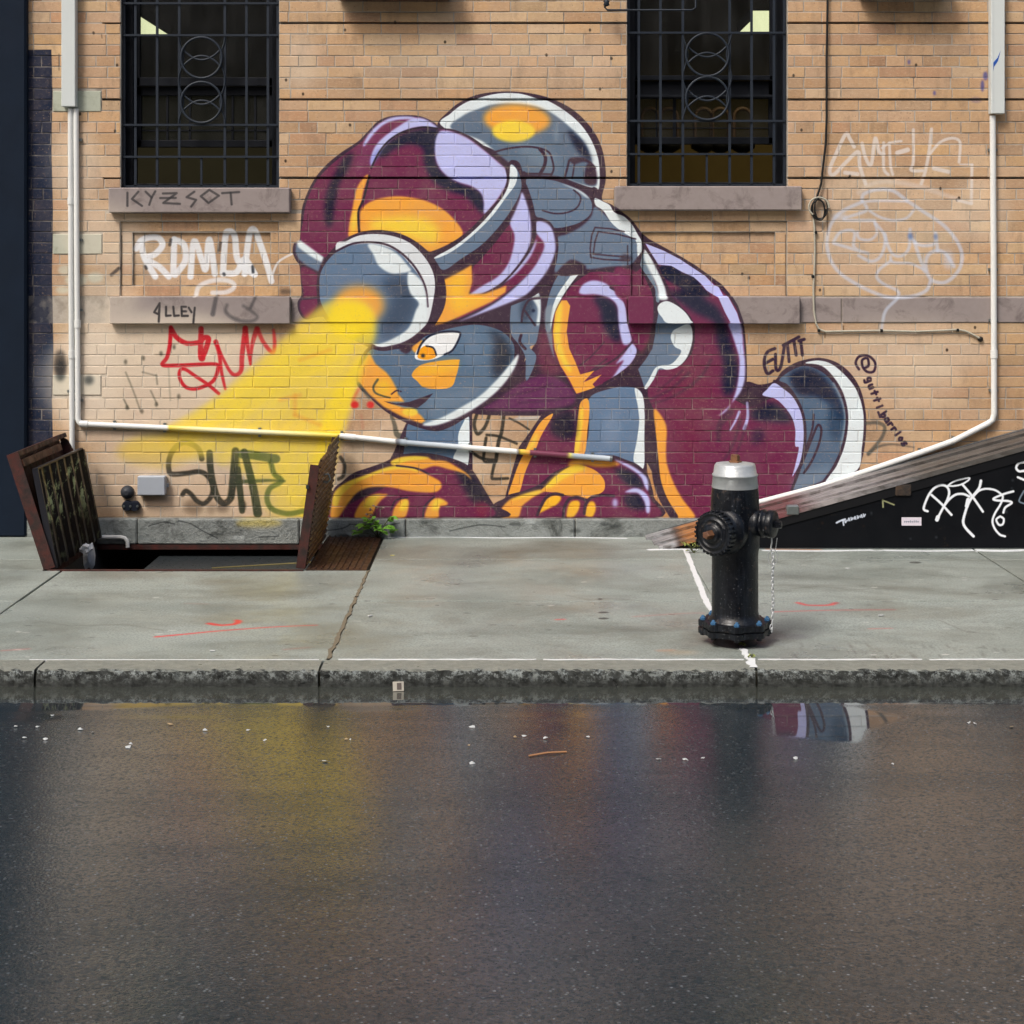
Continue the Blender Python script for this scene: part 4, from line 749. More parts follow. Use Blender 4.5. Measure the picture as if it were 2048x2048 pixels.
grille(1, [1278.6, 1322, 1367, 1461, 1505, 1550], [64, 241, 307.5], None, 1415, (1415.5, 43, 108.5, 196), 'black iron grille with two rings in front of the window beside the hanging cable')

# rooms behind the windows
def emis(name, col, e):
    n = NT(name); n.b.inputs['Base Color'].default_value = (*col, 1); n.b.inputs['Emission Color'].default_value = (*col, 1); n.b.inputs['Emission Strength'].default_value = e; return n.m
M_ROOMD = mat_plain('dim_room_paint', (.07, .065, .055), .9, var=.3, sc=3); M_OCHRE = mat_plain('ochre_room_paint', (.24, .165, .06), .9, var=.35, sc=4)
M_LAMP = emis('lit_ceiling_panel', (1.0, .94, .55), 1.7); M_ARCH = mat_plain('dark_wood', (.13, .06, .03), .6); M_BLACKP = mat_plain('black_plastic', (.006, .006, .007), .35)
def room(wi, back, depth, name='room'):
    x0, x1 = WIN[wi][:2]; m = MB(); a, b = wx(x0) - .9, wx(x1) + .9; z0, z1 = .9, wz(-140) + .3
    m.box(a - .02, a, .325, depth, z0, z1); m.box(b, b + .02, .325, depth, z0, z1); m.box(a, b, .325, depth, z0 - .02, z0); m.box(a, b, .325, depth, z1, z1 + .02)
    m.build('room_shell', M_ROOMD, B_OBJ); MB().box(a, b, depth, depth + .02, z0, z1).build('back_wall', back, B_OBJ)
room(0, M_ROOMD, 3.2); room(1, M_OCHRE, 2.6)
def ceil_light(x0, x1, y0, y1, z, label):
    L = empty('ceiling_light', ((x0 + x1) / 2, (y0 + y1) / 2, z)); tag(L, label, 'light')
    al = bpy.data.lights.new('room_lamp', 'AREA'); al.shape = 'RECTANGLE'; al.size = x1 - x0; al.size_y = y1 - y0; al.energy = (12 if x0 < 0 else 5); al.color = (1, .9, .55); ao = bpy.data.objects.new('room_lamp', al); COL.objects.link(ao); ao.parent = L; ao.location = (0, 0, -.012)
    h = MB(); h.box(x0, x1, y0, y1, z, z + .05); h.build('diffuser', M_LAMP, L).matrix_parent_inverse = Matrix.Translation(-Vector(L.location))
    h = MB(); h.box(x0 - .015, x0, y0, y1, z - .004, z + .06); h.box(x1, x1 + .015, y0, y1, z - .004, z + .06); h.box(x0 - .015, x1 + .015, y0, y1, z + .051, z + .062); h.build('housing', M_ROOMD, L).matrix_parent_inverse = Matrix.Translation(-Vector(L.location))
def at(px, py, y): k = (CAM_D + y) / FPX; return (px - 1024) * k, CAM_Z - (py - 508) * k
ceil_light(at(262, 0, 1.9)[0], at(334, 0, 1.9)[0], 1.0, 2.0, at(0, 70, 2.0)[1], 'lit fluorescent ceiling light seen through the left barred window')
ceil_light(at(1478, 0, 1.4)[0], at(1546, 0, 1.4)[0], .75, 1.4, at(0, 64, 1.4)[1], 'bright square ceiling light seen through the right barred window')
for k, px in enumerate((1300, 1337, 1407, 1440, 1485)):
    x, zt = at(px, 214, 1.6); _, zb = at(px, 285, 1.6); _, zs = at(px, 306, 1.6); C = empty('chair', (x, 1.6, zb)); Ti = Matrix.Translation(-Vector(C.location))
    tag(C, ('leftmost', 'second from left', 'middle', 'fourth from left', 'rightmost')[k] + ' arched chair back seen through the right barred window', 'chair', 'arched chairs inside the right window')
    w = .06; P = [(x - w, 1.6, zb)] + [(x + w * math.sin(t) , 1.6, zt - .07 + w * math.cos(t)) for t in np.linspace(-math.pi / 2, math.pi / 2, 9)] + [(x + w, 1.6, zb)]
    o = MB().tube(P, .014, 6).build('backrest', M_ARCH, C); o.matrix_parent_inverse = Ti
    o = MB().lathe([(.03, zs), (.085, zs + .03), (.09, zb), (.02, zb + .004)], 16, Matrix.Translation((x, 1.6, 0))).build('seat', M_BLACKP, C); o.matrix_parent_inverse = Ti

# ---------------------------------------------------------------- neighbour's painted pillar, pipes, boxes
P_ = MB(); P_.bbox(wx(-70), wx(57), -.05, .05, .0, wz(-700), .012); P_.build('painted_pillar', M_PILLAR); tag(bpy.data.objects['painted_pillar'], 'smooth dark navy painted pillar at the left end of the wall', 'pillar')
N_ = MB().box(-9, wx(-72), -.02, .05, -.02, 12).build('neighbour_wall', mat_plain('dark_green_wall', (.008, .014, .014), .7)); tag(N_, 'near black painted wall of the next building beyond the navy pillar', 'wall')
M_WPIPE = mat_plain('white_conduit', (.74, .75, .73), .35, var=.12, sc=9); M_WBOX = mat_plain('white_trunking', (.62, .66, .65), .45, var=.1, sc=5)
def pipe_mat():
    n = NT('spray_painted_conduit'); sep = n.t.nodes.new('ShaderNodeSeparateXYZ'); n.L(n.pos, sep.inputs[0])
    u = n.math('DIVIDE', n.math('ADD', n.math('SUBTRACT', sep.outputs[0], wx(300)), n.math('MULTIPLY', n.noise(40, 2), .02)), wx(1250) - wx(300))
    p = lambda px: (px - 300) / 950
    W, Yl, O2, M2, G2, D2 = (.74, .75, .73), (.72, .56, .05), (.72, .36, .06), (.16, .035, .07), (.33, .39, .45), (.03, .02, .03)
    st = [(0, W), (p(338), W), (p(344), Yl), (p(395), (.74, .66, .3)), (p(500), (.74, .72, .5)), (p(640), (.74, .6, .12)), (p(682), Yl), (p(686), W), (p(794), W), (p(798), D2), (p(806), G2), (p(920), (.55, .6, .64)), (p(936), W), (p(1036), W), (p(1040), D2), (p(1046), (.7, .5, .05)), (p(1060), O2), (p(1064), M2), (p(1138), M2), (p(1142), (.6, .55, .1)), (p(1152), G2), (1, (.55, .6, .64))]
    half = st[::1]; n.set(n.ramp(u, half), .38); return n.m
M_PIPE = pipe_mat()
def clip_(x, z, r, parent, vert=True):
    m = MB(); 
    if vert: m.box(x - r - .012, x + r + .012, -.016, -.002, z - .008, z + .008)
    else: m.box(x - .008, x + .008, -.016, -.002, z - r - .012, z + r + .012)
    m.build('clip', M_STEEL, parent)
M_STEEL = mat_plain('galvanised_steel', (.30, .33, .33), .35, .8, .3, 30)
r = 5.2 / S335
p1 = MB(); p1.bbox(wx(128), wx(156), -.062, -.004, wz(215), wz(-700), .004); p1.build('trunking', M_WBOX); tag(bpy.data.objects['trunking'], 'wide white cable trunking running down the left of the wall', 'trunking')
c1 = MB().tube([(wx(143), -.022, wz(218)), (wx(144), -.022, wz(560)), (wx(146.5), -.022, wz(910)), (wx(147), -.022, .3 - .18)], r * 1.05, 14).build('conduit', M_WPIPE); tag(c1, 'straight white pipe dropping from the left trunking behind the hatch door', 'pipe')
for py in (398, 782): clip_(wx(145), wz(py), r, c1)
P = [(wx(154), -.022, wz(218)), (wx(155.5), -.022, wz(500)), (wx(158), -.022, wz(836))] + [(wx(158 + 9 * (1 - math.cos(t))), -.022, wz(836 + 11 * math.sin(t))) for t in np.linspace(.2, math.pi / 2, 6)] + [(wx(420), -.022, wz(859)), (wx(684), -.022, wz(871)), (wx(812), -.022, wz(884.5)), (wx(1070), -.022, wz(905)), (wx(1222), -.022, wz(916.5))]
c2 = MB().tube(P, r * 1.05, 14).build('conduit', M_PIPE); tag(c2, 'white pipe turning right under the yellow beam, oversprayed with mural colours', 'pipe')
for px, py in ((684, 871), (1070, 905), (812, 884), (1185, 914)): clip_(wx(px), wz(py), r, c2, False)
p2 = MB(); p2.bbox(wx(1976), wx(2004), -.062, -.004, wz(229), wz(-700), .004); o = p2.build('trunking', M_WBOX); tag(o, 'wide white cable trunking with a blue paint fleck on the right of the wall', 'trunking')
MB().prism([(wx(1977), wz(140)), (wx(1980), wz(128)), (wx(1989), wz(118)), (wx(1995), wz(104)), (wx(1990), wz(124)), (wx(1982), wz(136)), (wx(1979), wz(158))], -.0628, -.0618).build('paint_fleck', mat_plain('blue_paint', (.02, .10, .45), .5), o)
MB().box(wx(1977), wx(1980.5), -.0640, -.0628, wz(228), wz(-700)).build('edge_lip', M_WBOX, o)
P = [(wx(1983), -.024, wz(232)), (wx(1985), -.024, wz(540)), (wx(1986), -.024, wz(826)), (wx(1983), -.024, wz(839)), (wx(1974), -.024, wz(846)), (wx(1905), -.024, wz(881)), (wx(1838), -.024, wz(905)), (wx(1730), -.024, wz(942)), (wx(1640), -.024, wz(972)), (wx(1520), -.024, wz(1003)), (wx(1450), -.024, wz(1022))]
c3 = MB().tube(P, 6.1 / S335, 14).build('conduit', M_WPIPE); tag(c3, 'white pipe from the right trunking bending down along the sloped cellar door', 'pipe')
for px, py in ((1985, 539), (1905, 881), (1838, 905)): clip_(wx(px), wz(py), r, c3, px > 1980)
def sleeve(P0, P1, rr, par, mat): MB().tube([P0, P1], rr, 14).build('coupling', mat, par)
sleeve((wx(143.6), -.022, wz(395)), (wx(143.7), -.022, wz(409)), r * 1.3, c1, M_WPIPE); sleeve((wx(145.5), -.022, wz(700)), (wx(145.6), -.022, wz(716)), r * 1.3, c1, M_WPIPE)
sleeve((wx(157), -.022, wz(640)), (wx(157.2), -.022, wz(655)), r * 1.3, c2, M_WPIPE); sleeve((wx(162), -.022, wz(846.6)), (wx(178), -.022, wz(847.4)), r * 1.3, c2, M_WPIPE); sleeve((wx(690), -.022, wz(871.8)), (wx(712), -.022, wz(874)), r * 1.25, c2, M_PIPE); sleeve((wx(794), -.022, wz(882.6)), (wx(812), -.022, wz(884.4)), r * 1.25, c2, M_PIPE)
MB().tube([(wx(1219), -.022, wz(916.3)), (wx(1224), -.022, wz(916.7))], r * 1.25, 14).build('end_cap', M_STEEL, c2)
for px, py in ((230, 850), (330, 855), (520, 864), (940, 894.5)): clip_(wx(px), wz(py), r, c2, False)
for py in (280, 480, 620, 800): clip_(wx(156 + (py - 218) / 400), wz(py), r, c2)
for py in (300, 640, 780): clip_(wx(1984 + (py - 230) / 300), wz(py), r, c3)
sleeve((wx(1985.6), -.024, wz(700)), (wx(1985.8), -.024, wz(716)), 7.4 / S335, c3, M_WPIPE); sleeve((wx(1690), -.024, wz(956)), (wx(1706), -.024, wz(950.5)), 7.4 / S335, c3, M_WPIPE)
# hanging cable
M_CBLK = mat_plain('black_cable', (.008, .008, .008), .5); M_CWHT = mat_plain('dirty_white_cable', (.50, .47, .38), .6, var=.4, sc=40)
K = empty('hanging_cable', (wx(1652), -.02, wz(0))); tag(K, 'black cable hanging to a small coil, continuing white across the wall', 'cable'); KT = Matrix.Translation(-Vector(K.location))
def kp(m, nme, mat): o = m.build(nme, mat, K); o.matrix_parent_inverse = KT
kp(MB().tube([(wx(x), -.02, wz(y)) for x, y in ((1655,-700),(1654,0),(1652,120),(1652,240),(1650,290),(1644,340),(1641,368),(1634,390),(1630,404))], .0068, 8), 'black_cable', M_CBLK)
kp(MB().tube([(wx(1637 + 14 * math.cos(t) * (1 + .25 * math.sin(t * .37)) + 3 * math.sin(t * .5)), -.02 - .004 * (t / 6), wz(418 + 21 * math.sin(t) * (1 - .12 * math.cos(t * .6)))) for t in np.linspace(0, 17, 90)], .0055, 6), 'coil', M_CBLK)
kp(MB().tube([(wx(1636 + 20 * math.cos(t)), -.028, wz(414 + 19 * math.sin(t))) for t in np.linspace(2.2, 6.4, 24)], .006, 6), 'white_loop', M_CWHT)
kp(MB().tube([(wx(x), -.012, wz(y)) for x, y in ((1625,425),(1628,455),(1629,500),(1628,540),(1626,575),(1627,620),(1631,646),(1637,658),(1650,663),(1700,662),(1762,661),(1830,663),(1880,661),(1914,659),(1930,662),(1947,670),(1959,677))], .0062, 8), 'white_cable', M_CWHT)
kp(MB().lathe([(.016, 0), (.016, .012), (.006, .02)], 12, Matrix.Translation((wx(1960), -.002, wz(678))) @ Matrix.Rotation(rad(90), 4, 'X')), 'grommet', M_CBLK)
for x, y in ((1625,553),(1637,661),(1762,661),(1914,660),(1631,465)): kp(MB().bbox(wx(x) - .008, wx(x) + .008, -.022, -.001, wz(y) - .009, wz(y) + .009, .003), 'cable_clip', M_CBLK)
# junction box and fittings low on the wall
J_ = MB().bbox(wx(279), wx(334), -.06, -.002, wz(988), wz(950), .005).build('junction_box', mat_plain('pale_grey_box', (.42, .46, .52), .4, .1, .1)); tag(J_, 'small pale grey metal box low on the wall beside the dark fittings', 'box')
MB().bbox(wx(276), wx(279.5), -.012, -.002, wz(976), wz(964), .002).build('lug', J_.data.materials[0], J_); MB().bbox(wx(333.5), wx(338), -.012, -.002, wz(974), wz(966), .002).build('lug', J_.data.materials[0], J_)
RX = Matrix.Rotation(rad(90), 4, 'X')
V1 = MB().lathe([(.040, 0), (.040, .012), (.032, .03), (.02, .042), (.012, .045)], 28, Matrix.Translation((wx(255.5), -.001, wz(984))) @ RX).build('wall_fitting', mat_plain('dark_rubber', (.03, .035, .045), .6)); tag(V1, 'round dark cap fixed to the wall left of the grey box', 'wall cap')
O = MB(); O.lathe([(.032, 0), (.032, .02), (.026, .028)], 24, Matrix.Translation((wx(256), -.001, wz(1011))) @ RX); O.lathe([(.032, 0), (.032, .02), (.026, .028)], 24, Matrix.Translation((wx(271), -.0015, wz(1011.5))) @ RX); O.box(wx(254), wx(273), -.022, -.003, wz(1020), wz(1002))
o = O.build('wall_fitting', mat_plain('dark_iron_fitting', (.012, .016, .028), .4)); tag(o, 'oval black iron fitting fixed just below the round cap', 'wall fitting')
for x in (250, 263, 277): MB().lathe([(.008, 0), (.007, .008)], 8, Matrix.Translation((wx(x), -.027, wz(1011))) @ RX).build('bolt', M_STEEL, o)
o = MB().tube([(wx(x), -.058, z) for x, z in ((188, wz(1071)), (246, wz(1071)), (254, wz(1073)), (259, wz(1079)), (260, -.058))], .0125, 12).build('drain_pipe', M_WPIPE); tag(o, 'short white pipe elbow dipping into the open sidewalk hatch', 'pipe')
# flower-box bracket at the right window and fixture above
o = MB().tube([(wx(1208), -.10, wz(-60)), (wx(1208), -.10, wz(20)), (wx(1213), -.10, wz(25)), (wx(1380), -.10, wz(25)), (wx(1388), -.10, wz(20)), (wx(1388), -.10, wz(-60))], .006, 8).build('awning_bracket', M_GRILLE); tag(o, 'thin black bent rod above the left side of the right window', 'bracket')
MB().lathe([(.006, -.02), (.02, -.012), (.014, 0), (.02, .012), (.006, .02)], 12, Matrix.Translation((wx(1211), -.10, wz(11)))).build('knuckle', M_GRILLE, o)
MB().box(wx(1208) - .006, wx(1208) + .006, -.1, 0, wz(-60) - .006, wz(-60) + .006).build('stay', M_GRILLE, o)
o = MB().bbox(wx(676), wx(905), -.16, -.001, wz(3.5), wz(-55), .02).build('sign_housing', mat_rust('rusty_housing', (.05, .03, .02), (.10, .04, .02)).m); tag(o, 'dark rusty underside of a box fixed at the top middle of the wall', 'housing')
o = MB().bbox(wx(1715), wx(1890), -.16, -.001, wz(1.5), wz(-55), .02).build('sign_housing', o.data.materials[0]); tag(o, 'dark rusty underside of a box fixed at the top right of the wall', 'housing')

# ---------------------------------------------------------------- unseen building added across the street to darken reflections in panes and wet metal
OB = MB().box(-32, 32, -26.3, -26, -.075, 15).build('unseen_opposite_building', mat_plain('dull_brown_brick', (.10, .07, .055), .9, var=.4, sc=2)); tag(OB, 'unseen plain brown building across the street, added to darken the window reflections', 'building')
MB().box(-32, 32, -26, -23, -.2, .045).build('far_sidewalk', M_GRAN, OB)
wm = MB().box(-.6, .6, -26, -25.97, 0, 1.9).mesh('window'); wm.materials.append(M_BLACKP)
for i in range(11):
    for j in range(4):
        o = bpy.data.objects.new('window', wm); COL.objects.link(o); o.parent = OB; o.location = (-25 + i * 5 , 0, 1.4 + j * 3.4)
# ---------------------------------------------------------------- sidewalk, kerb, road
KERB_Y0, KERB_Y1, ROAD_Z = -3.057, -3.225, -.068
def road_z(y): u = max(0, min(KERB_Y1 - y, 12)); return ROAD_Z + .058 * u - .0024 * u * u      # cross fall towards the gutter
def road_pt(px, py):
    z = ROAD_Z
    for _ in range(12): x, y = ground(px, py, z); z = road_z(y)
    return x, y, z
HX0, HX1, HX2, HY = -2.47, -1.11, -.775, -1.08        # hatch opening, tread plate
PX_M = 150.0; GW, GH, GOX, GOY = 1200, 520, -4.0, -3.24
ground_cv = Canvas(GW, GH, lambda px, py: ((ground(px, py)[0] - GOX) * PX_M, (-ground(px, py)[1]) * PX_M))
def paint_ground():
    c = ground_cv; G1, G2 = (0, 1100, .53), (1024, 1100, .53); R = '#c8282e'
    c.line(G1, R, [(590,328),(700,318),(800,308),(900,300),(1050,290),(1195,284)], 3.0/.53*1.2, 1, 1.2, 3); c.line(G1, R, [(790,278),(830,284),(880,281),(900,272),(895,266)], 9, 1, 1.4)
    c.line(G1, R, [(1075,376),(1165,368)], 4, .35, 2); c.line(G1, R, [(10,380),(105,374)], 4, .4, 2); c.line(G1, '#b05040', [(700,202),(780,204)], 4, .3, 2)
    c.line(G2, R, [(1080,198),(1110,206),(1150,208),(1200,206),(1222,198)], 8, .85, 1.4); c.line(G2, R, [(990,232),(1200,226),(1440,224)], 5, .6, 1.6); c.line(G2, R, [(1350,296),(1430,294)], 4, .45, 1.6); c.line(G2, R, [(170,261),(195,260)], 6, .7, 1.2); c.line(G2, R, [(460,250),(640,238),(720,236)], 4, .3, 2)
    c.line(G2, '#c87a40', [(560,378),(600,376)], 7, .35, 3); c.ell(G2, '#4a3a5a', 1030, 325, 90, 10, 5, .35); c.ell(G2, '#2e2a26', 870, 345, 120, 12, 6, .5); c.ell(G2, '#c8a060', 640, 385, 60, 6, 5, .25)
    # white paint splashed at the foot of the wall and of the cellar door
    W = '#dfe3e6'
    c.line(None, W, [(770,1074.5),(900,1074),(1000,1076),(1130,1075),(1250,1077)], 5, .9, 1.0); c.line(None, W, [(1302,1099.5),(1350,1098.5),(1390,1099)], 7, .95, 1)
    for a, b, w in ((1530,1740,6),(1740,1770,3),(1775,1960,7),(1960,2048,9),(2048,2300,8)): c.line(None, W, [(a,1100.5),((a+b)/2,1101.5),(b,1100)], w, .95, 1)
    c.line(None, '#b06a38', [(1535,1098),(1640,1099)], 4, .6, 1)
    r = random.Random(3)
    for k in range(150):
        px, py = r.uniform(-60, 2100), r.uniform(1125, 1318); s = r.uniform(2, 5)
        c.line(None, '#2c2a26' if r.random() < .7 else '#cfcfca', [(px - s, py), (px + s, py + r.uniform(-.5, .5))], r.uniform(1.2, 2.6), r.uniform(.3, .75), .8)
    for k in range(26):
        px, py = r.uniform(1560, 2048), r.uniform(1285, 1312); c.line(None, '#3a362e', [(px, py), (px + 5, py + 7)], 1.4, .45, .9)
    for px, py, w, h in ((1830,1125,12,2),(1207,1224,11,2),(1207,1236,11,2),(1200,1198,5,2)): c.ell(None, '#26231f', px, py, w, h, .9, .8)
    D_ = '#1f1d19'
    for p in ([(60,1240),(140,1252),(250,1249),(330,1262)],[(1560,1180),(1640,1172),(1700,1180),(1790,1176)],[(1130,1190),(1180,1200),(1220,1196),(1300,1203)],[(850,1160),(900,1168),(980,1164)],[(1880,1240),(1930,1262),(1990,1268)]): c.line(None, '#4a473e', p, 1.6, .45, .9, smooth=False)
    for px, py, rx, ry, a in ((300,1215,170,10,.25),(1700,1150,190,12,.28),(1100,1260,200,12,.22),(560,1290,220,10,.25),(1830,1225,160,12,.22),(100,1200,90,14,.2),(960,1200,70,16,.22),(420,1165,60,6,.25)): c.ell(None, '#6f6a5c' if px % 200 < 100 else '#3b4038', px, py, rx, ry, 8, a)
    # damp brown stain right of the plate
    for px, py, rx, ry, a in ((900,1112,150,20,.35),(1120,1100,120,18,.3),(700,1160,90,14,.2),(1480,1270,110,16,.35),(250,1150,120,8,.3)): c.ell(None, '#4c4234', px, py, rx, ry, 9, a)
paint_ground(); GIMG = ground_cv.image('ground_paint')
def mat_walk():
    n = NT('sidewalk_concrete'); c = n.mix(n.noise(2.2, 6, .65), (.215, .255, .235), (.41, .46, .435)); c = n.mix(n.ramp(n.noise(.9, 5, .7, n.map(n.pos, (1, 1.8, 1)), .5), [(.45, 0), (.7, .8)]), c, (.115, .125, .105))
    c = n.mix(n.math('MULTIPLY', n.ramp(n.noise(95, 3, .7), [(.35, 1), (.6, 0)]), .6), c, (.10, .10, .085)); c = n.mix(n.ramp(n.noise(160, 2), [(.68, 0), (.74, .6)]), c, (.42, .42, .38))
    oi = n.t.nodes.new('ShaderNodeObjectInfo'); c = n.mix(n.math('MULTIPLY', oi.outputs['Random'], .16), c, (.20, .19, .15), 'MIX')
    t = n.n('ShaderNodeTexImage', image=GIMG, extension='CLIP'); uv, sep = paint_uv(n, GOX, -GH / PX_M, GW / PX_M, GH / PX_M, (0, 1)); n.L(uv, t.inputs[0])
    c = n.mix(n.math('MULTIPLY', t.outputs['Alpha'], n.ramp(n.noise(90, 3), [(.3, .55), (.5, 1)])), c, t.outputs['Color'])
    n.set(c, n.ramp(n.noise(1.6, 4, .6), [(.35, .24), (.62, .66)]), spec=.5); n.bump(n.math('ADD', n.noise(170, 4, .7), n.math('MULTIPLY', n.noise(9, 3), 1.5)), .35, .004); return n.m
M_WALK = mat_walk()
SUB = MB(); SUB.box(-9, HX0 - .012, KERB_Y1 + .02, .0, -.16, -.020); SUB.box(HX1 + .012, 9, KERB_Y1 + .02, .0, -.16, -.020); SUB.box(HX0 - .012, HX1 + .012, KERB_Y1 + .02, HY - .012, -.16, -.020)
WALK = tag(SUB.build('sidewalk', mat_plain('joint_dirt', (.05, .048, .035), .9)), kind='structure')
cols = [-9, -5.7, -4.03, -2.395, -.764, .985, 2.633, 4.28, 5.95, 9]; rows = [-.036, -.765, -1.875, KERB_Y0]
jit = [(rng.uniform(-.012, .012)) for _ in cols]
def slab(x0, x1, y0, y1, dz=0): # y0 > y1
    g = .006; g0, g1 = (.0012 if abs(x0 - .985) < .02 else g), (.0012 if abs(x1 - .985) < .02 else g); m = MB(); m.bbox(x0 + g0, x1 - g1, y1 + .0025, y0 - .0025, -.05, dz, .0018); m.build('paving_slab', M_WALK, WALK)
for i in range(len(cols) - 1):
    for j in range(3):
        x0, x1, y0, y1 = cols[i], cols[i + 1], rows[j], rows[j + 1]
        if i == 3:
            if j == 0: continue
            if j == 1: y0 = HY
        if i == 2 and j < 2:
            slab(x0, HX0 - .004, y0, max(y1, HY) if j == 1 else y1)
            if j == 1: slab(x0, x1, HY, y1)
            continue
        slab(x0, x1, y0, y1, rng.uniform(-.003, .001))
# white sealant in joints
M_SEAL = mat_plain('white_sealant', (.72, .74, .75), .6, var=.2, sc=30)
def seal(P, w, label=None, lumps=.22, sd=1):
    q = random.Random(sd); L = []; R_ = []; n = len(P)
    for i, (x, y) in enumerate(P):
        a = Vector(P[min(i + 1, n - 1)]) - Vector(P[max(i - 1, 0)]); a.normalize(); nx, ny = -a.y, a.x; ww = w / 2 * (1 + q.uniform(-lumps, lumps)); ws = w / 2 * (1 + q.uniform(-lumps, lumps))
        L.append((x + nx * ww, y + ny * ww)); R_.append((x - nx * ws, y - ny * ws))
    V = [(x, y, .003) for x, y in L] + [(x, y, .003) for x, y in R_] + [(x, y, -.006) for x, y in L] + [(x, y, -.006) for x, y in R_]; F = []
    for i in range(n - 1): F += [(i, i + 1, n + i + 1, n + i), (i, i + 2 * n, i + 1 + 2 * n, i + 1), (n + i, n + i + 1, 3 * n + i + 1, 3 * n + i)]
    MB().add(V, F).build('joint_sealant', M_SEAL, WALK)
seal([(.987 - .05 * k / 31 + rng.uniform(-.0015, .0015), -.45 - k * .05) for k in range(32)] + [(.945, -2.1), (.96, -2.25), (.975, -2.4), (.985, -2.6)], .027, lumps=.2, sd=2)
seal([(.985 + rng.uniform(-.006, .006) + .0, -2.86 - k * .03) for k in range(12)], .03, lumps=.7, sd=3)
for a, b in ((-.72, .1), (.13, .96), (1.02, 1.7), (1.73, 2.3), (2.33, 3.0), (3.02, 4.5)): seal([(a + (b - a) * k / 18, KERB_Y0 + .002 + rng.uniform(-.003, .003)) for k in range(19)], .013, lumps=.55, sd=int(a * 10) + 40)
seal([(-2.0 + 1.2 * k / 24, KERB_Y0 - .001) for k in range(25)], .006, sd=77)
M_DEB = mat_plain('tan_joint_debris', (.20, .165, .11), .9, var=.5, sc=60)
_ms = M_SEAL; M_SEAL = M_DEB
seal([(-.765 + .004 * math.sin(k * .9) + rng.uniform(-.003, .003), -1.80 - k * .0415) for k in range(31)], .016, lumps=.5, sd=21); seal([(-.764 + rng.uniform(-.004, .004), -1.1 - k * .04) for k in range(18)], .012, lumps=.6, sd=22)
M_SEAL = _ms
# rough debris line in the long joint left of the middle
# kerb stones with a rough face
M_KERB = NT('kerb_stone'); n = M_KERB; spz = n.t.nodes.new('ShaderNodeSeparateXYZ'); n.L(n.pos, spz.inputs[0])
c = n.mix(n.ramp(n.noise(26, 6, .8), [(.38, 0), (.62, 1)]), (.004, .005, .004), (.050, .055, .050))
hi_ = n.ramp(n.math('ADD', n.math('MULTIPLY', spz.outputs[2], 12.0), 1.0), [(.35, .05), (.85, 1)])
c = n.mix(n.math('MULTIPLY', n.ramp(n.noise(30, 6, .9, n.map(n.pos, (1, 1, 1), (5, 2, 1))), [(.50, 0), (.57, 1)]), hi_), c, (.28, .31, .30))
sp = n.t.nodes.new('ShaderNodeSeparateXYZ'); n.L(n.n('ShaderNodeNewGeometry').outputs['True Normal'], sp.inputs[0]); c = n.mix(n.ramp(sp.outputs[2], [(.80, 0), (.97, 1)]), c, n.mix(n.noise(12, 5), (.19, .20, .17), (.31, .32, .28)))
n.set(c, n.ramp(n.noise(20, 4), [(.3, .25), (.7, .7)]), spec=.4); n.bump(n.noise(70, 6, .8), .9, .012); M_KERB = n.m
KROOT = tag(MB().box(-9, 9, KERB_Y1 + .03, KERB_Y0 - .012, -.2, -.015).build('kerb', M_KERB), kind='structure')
ks = [-9, -6.5, -4.6, -1.93, -.78 + .0, .99, 2.9, 5.2, 9]
nz = np.random.default_rng(4)
for a, b in zip(ks[:-1], ks[1:]):
    bm = bmesh.new(); nx = int((b - a) / .02); prof = [(KERB_Y0 - .004, .001), (KERB_Y1 + .05, .001), (KERB_Y1 + .016, -.001), (KERB_Y1 + .005, -.006), (KERB_Y1, -.018), (KERB_Y1 - .002, -.035), (KERB_Y1 - .004, -.055), (KERB_Y1 - .006, -.085), (KERB_Y1 - .006, -.16)]
    g = []
    for i in range(nx + 1):
        x = a + .005 + (b - a - .01) * i / nx; row = []
        for k, (y, z) in enumerate(prof):
            dy = nz.normal(0, .0028) if 2 < k < 8 else 0; dz = nz.normal(0, .002) if 1 < k < 8 else 0
            row.append(bm.verts.new((x, y + dy, z + dz)))
        g.append(row)
    for i in range(nx):
        for k in range(len(prof) - 1): bm.faces.new((g[i][k], g[i + 1][k], g[i + 1][k + 1], g[i][k + 1]))
    bm.faces.new([r_ for r_ in g[0]]); bm.faces.new([r_ for r_ in g[-1]][::-1])
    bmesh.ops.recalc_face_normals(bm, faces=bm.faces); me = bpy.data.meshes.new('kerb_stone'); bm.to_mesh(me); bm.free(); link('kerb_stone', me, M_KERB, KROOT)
# road: wetness map drawn in plan, puddle along the gutter
wet_cv = Canvas(1000, 600, lambda px, py: ((road_pt(px, py)[0] + 5) * 100, (-3.15 - road_pt(px, py)[1]) * 100))
def paint_wet():
    c = wet_cv; W = '#ffffff'
    c.fill(None, W, [(-400,1355),(2450,1355),(2450,1405),(2048,1409),(1760,1410),(1560,1414),(1300,1409),(1000,1411),(700,1414),(400,1409),(200,1420),(60,1424),(-400,1424)], 1.5, 1, False)
    c.fill(None, W, [(1420,1405),(1480,1425),(1540,1440),(1545,1470),(1600,1476),(1680,1484),(1720,1486),(1735,1462),(1780,1448),(1825,1434),(1700,1412),(1650,1405)], 1.2, 1, False)
    for px, py, rx, ry, a in ((60,1435,110,10,.8),(330,1434,120,4,.7),(760,1418,120,5,.9),(1100,1430,150,5,.5),(1060,1455,90,14,.35),(560,1455,150,8,.25),(1900,1425,150,6,.5)): c.ell(None, W, px, py, rx, ry, 3, a)
paint_wet(); WIMG = wet_cv.image('road_wetness'); WIMG.colorspace_settings.name = 'Non-Color'
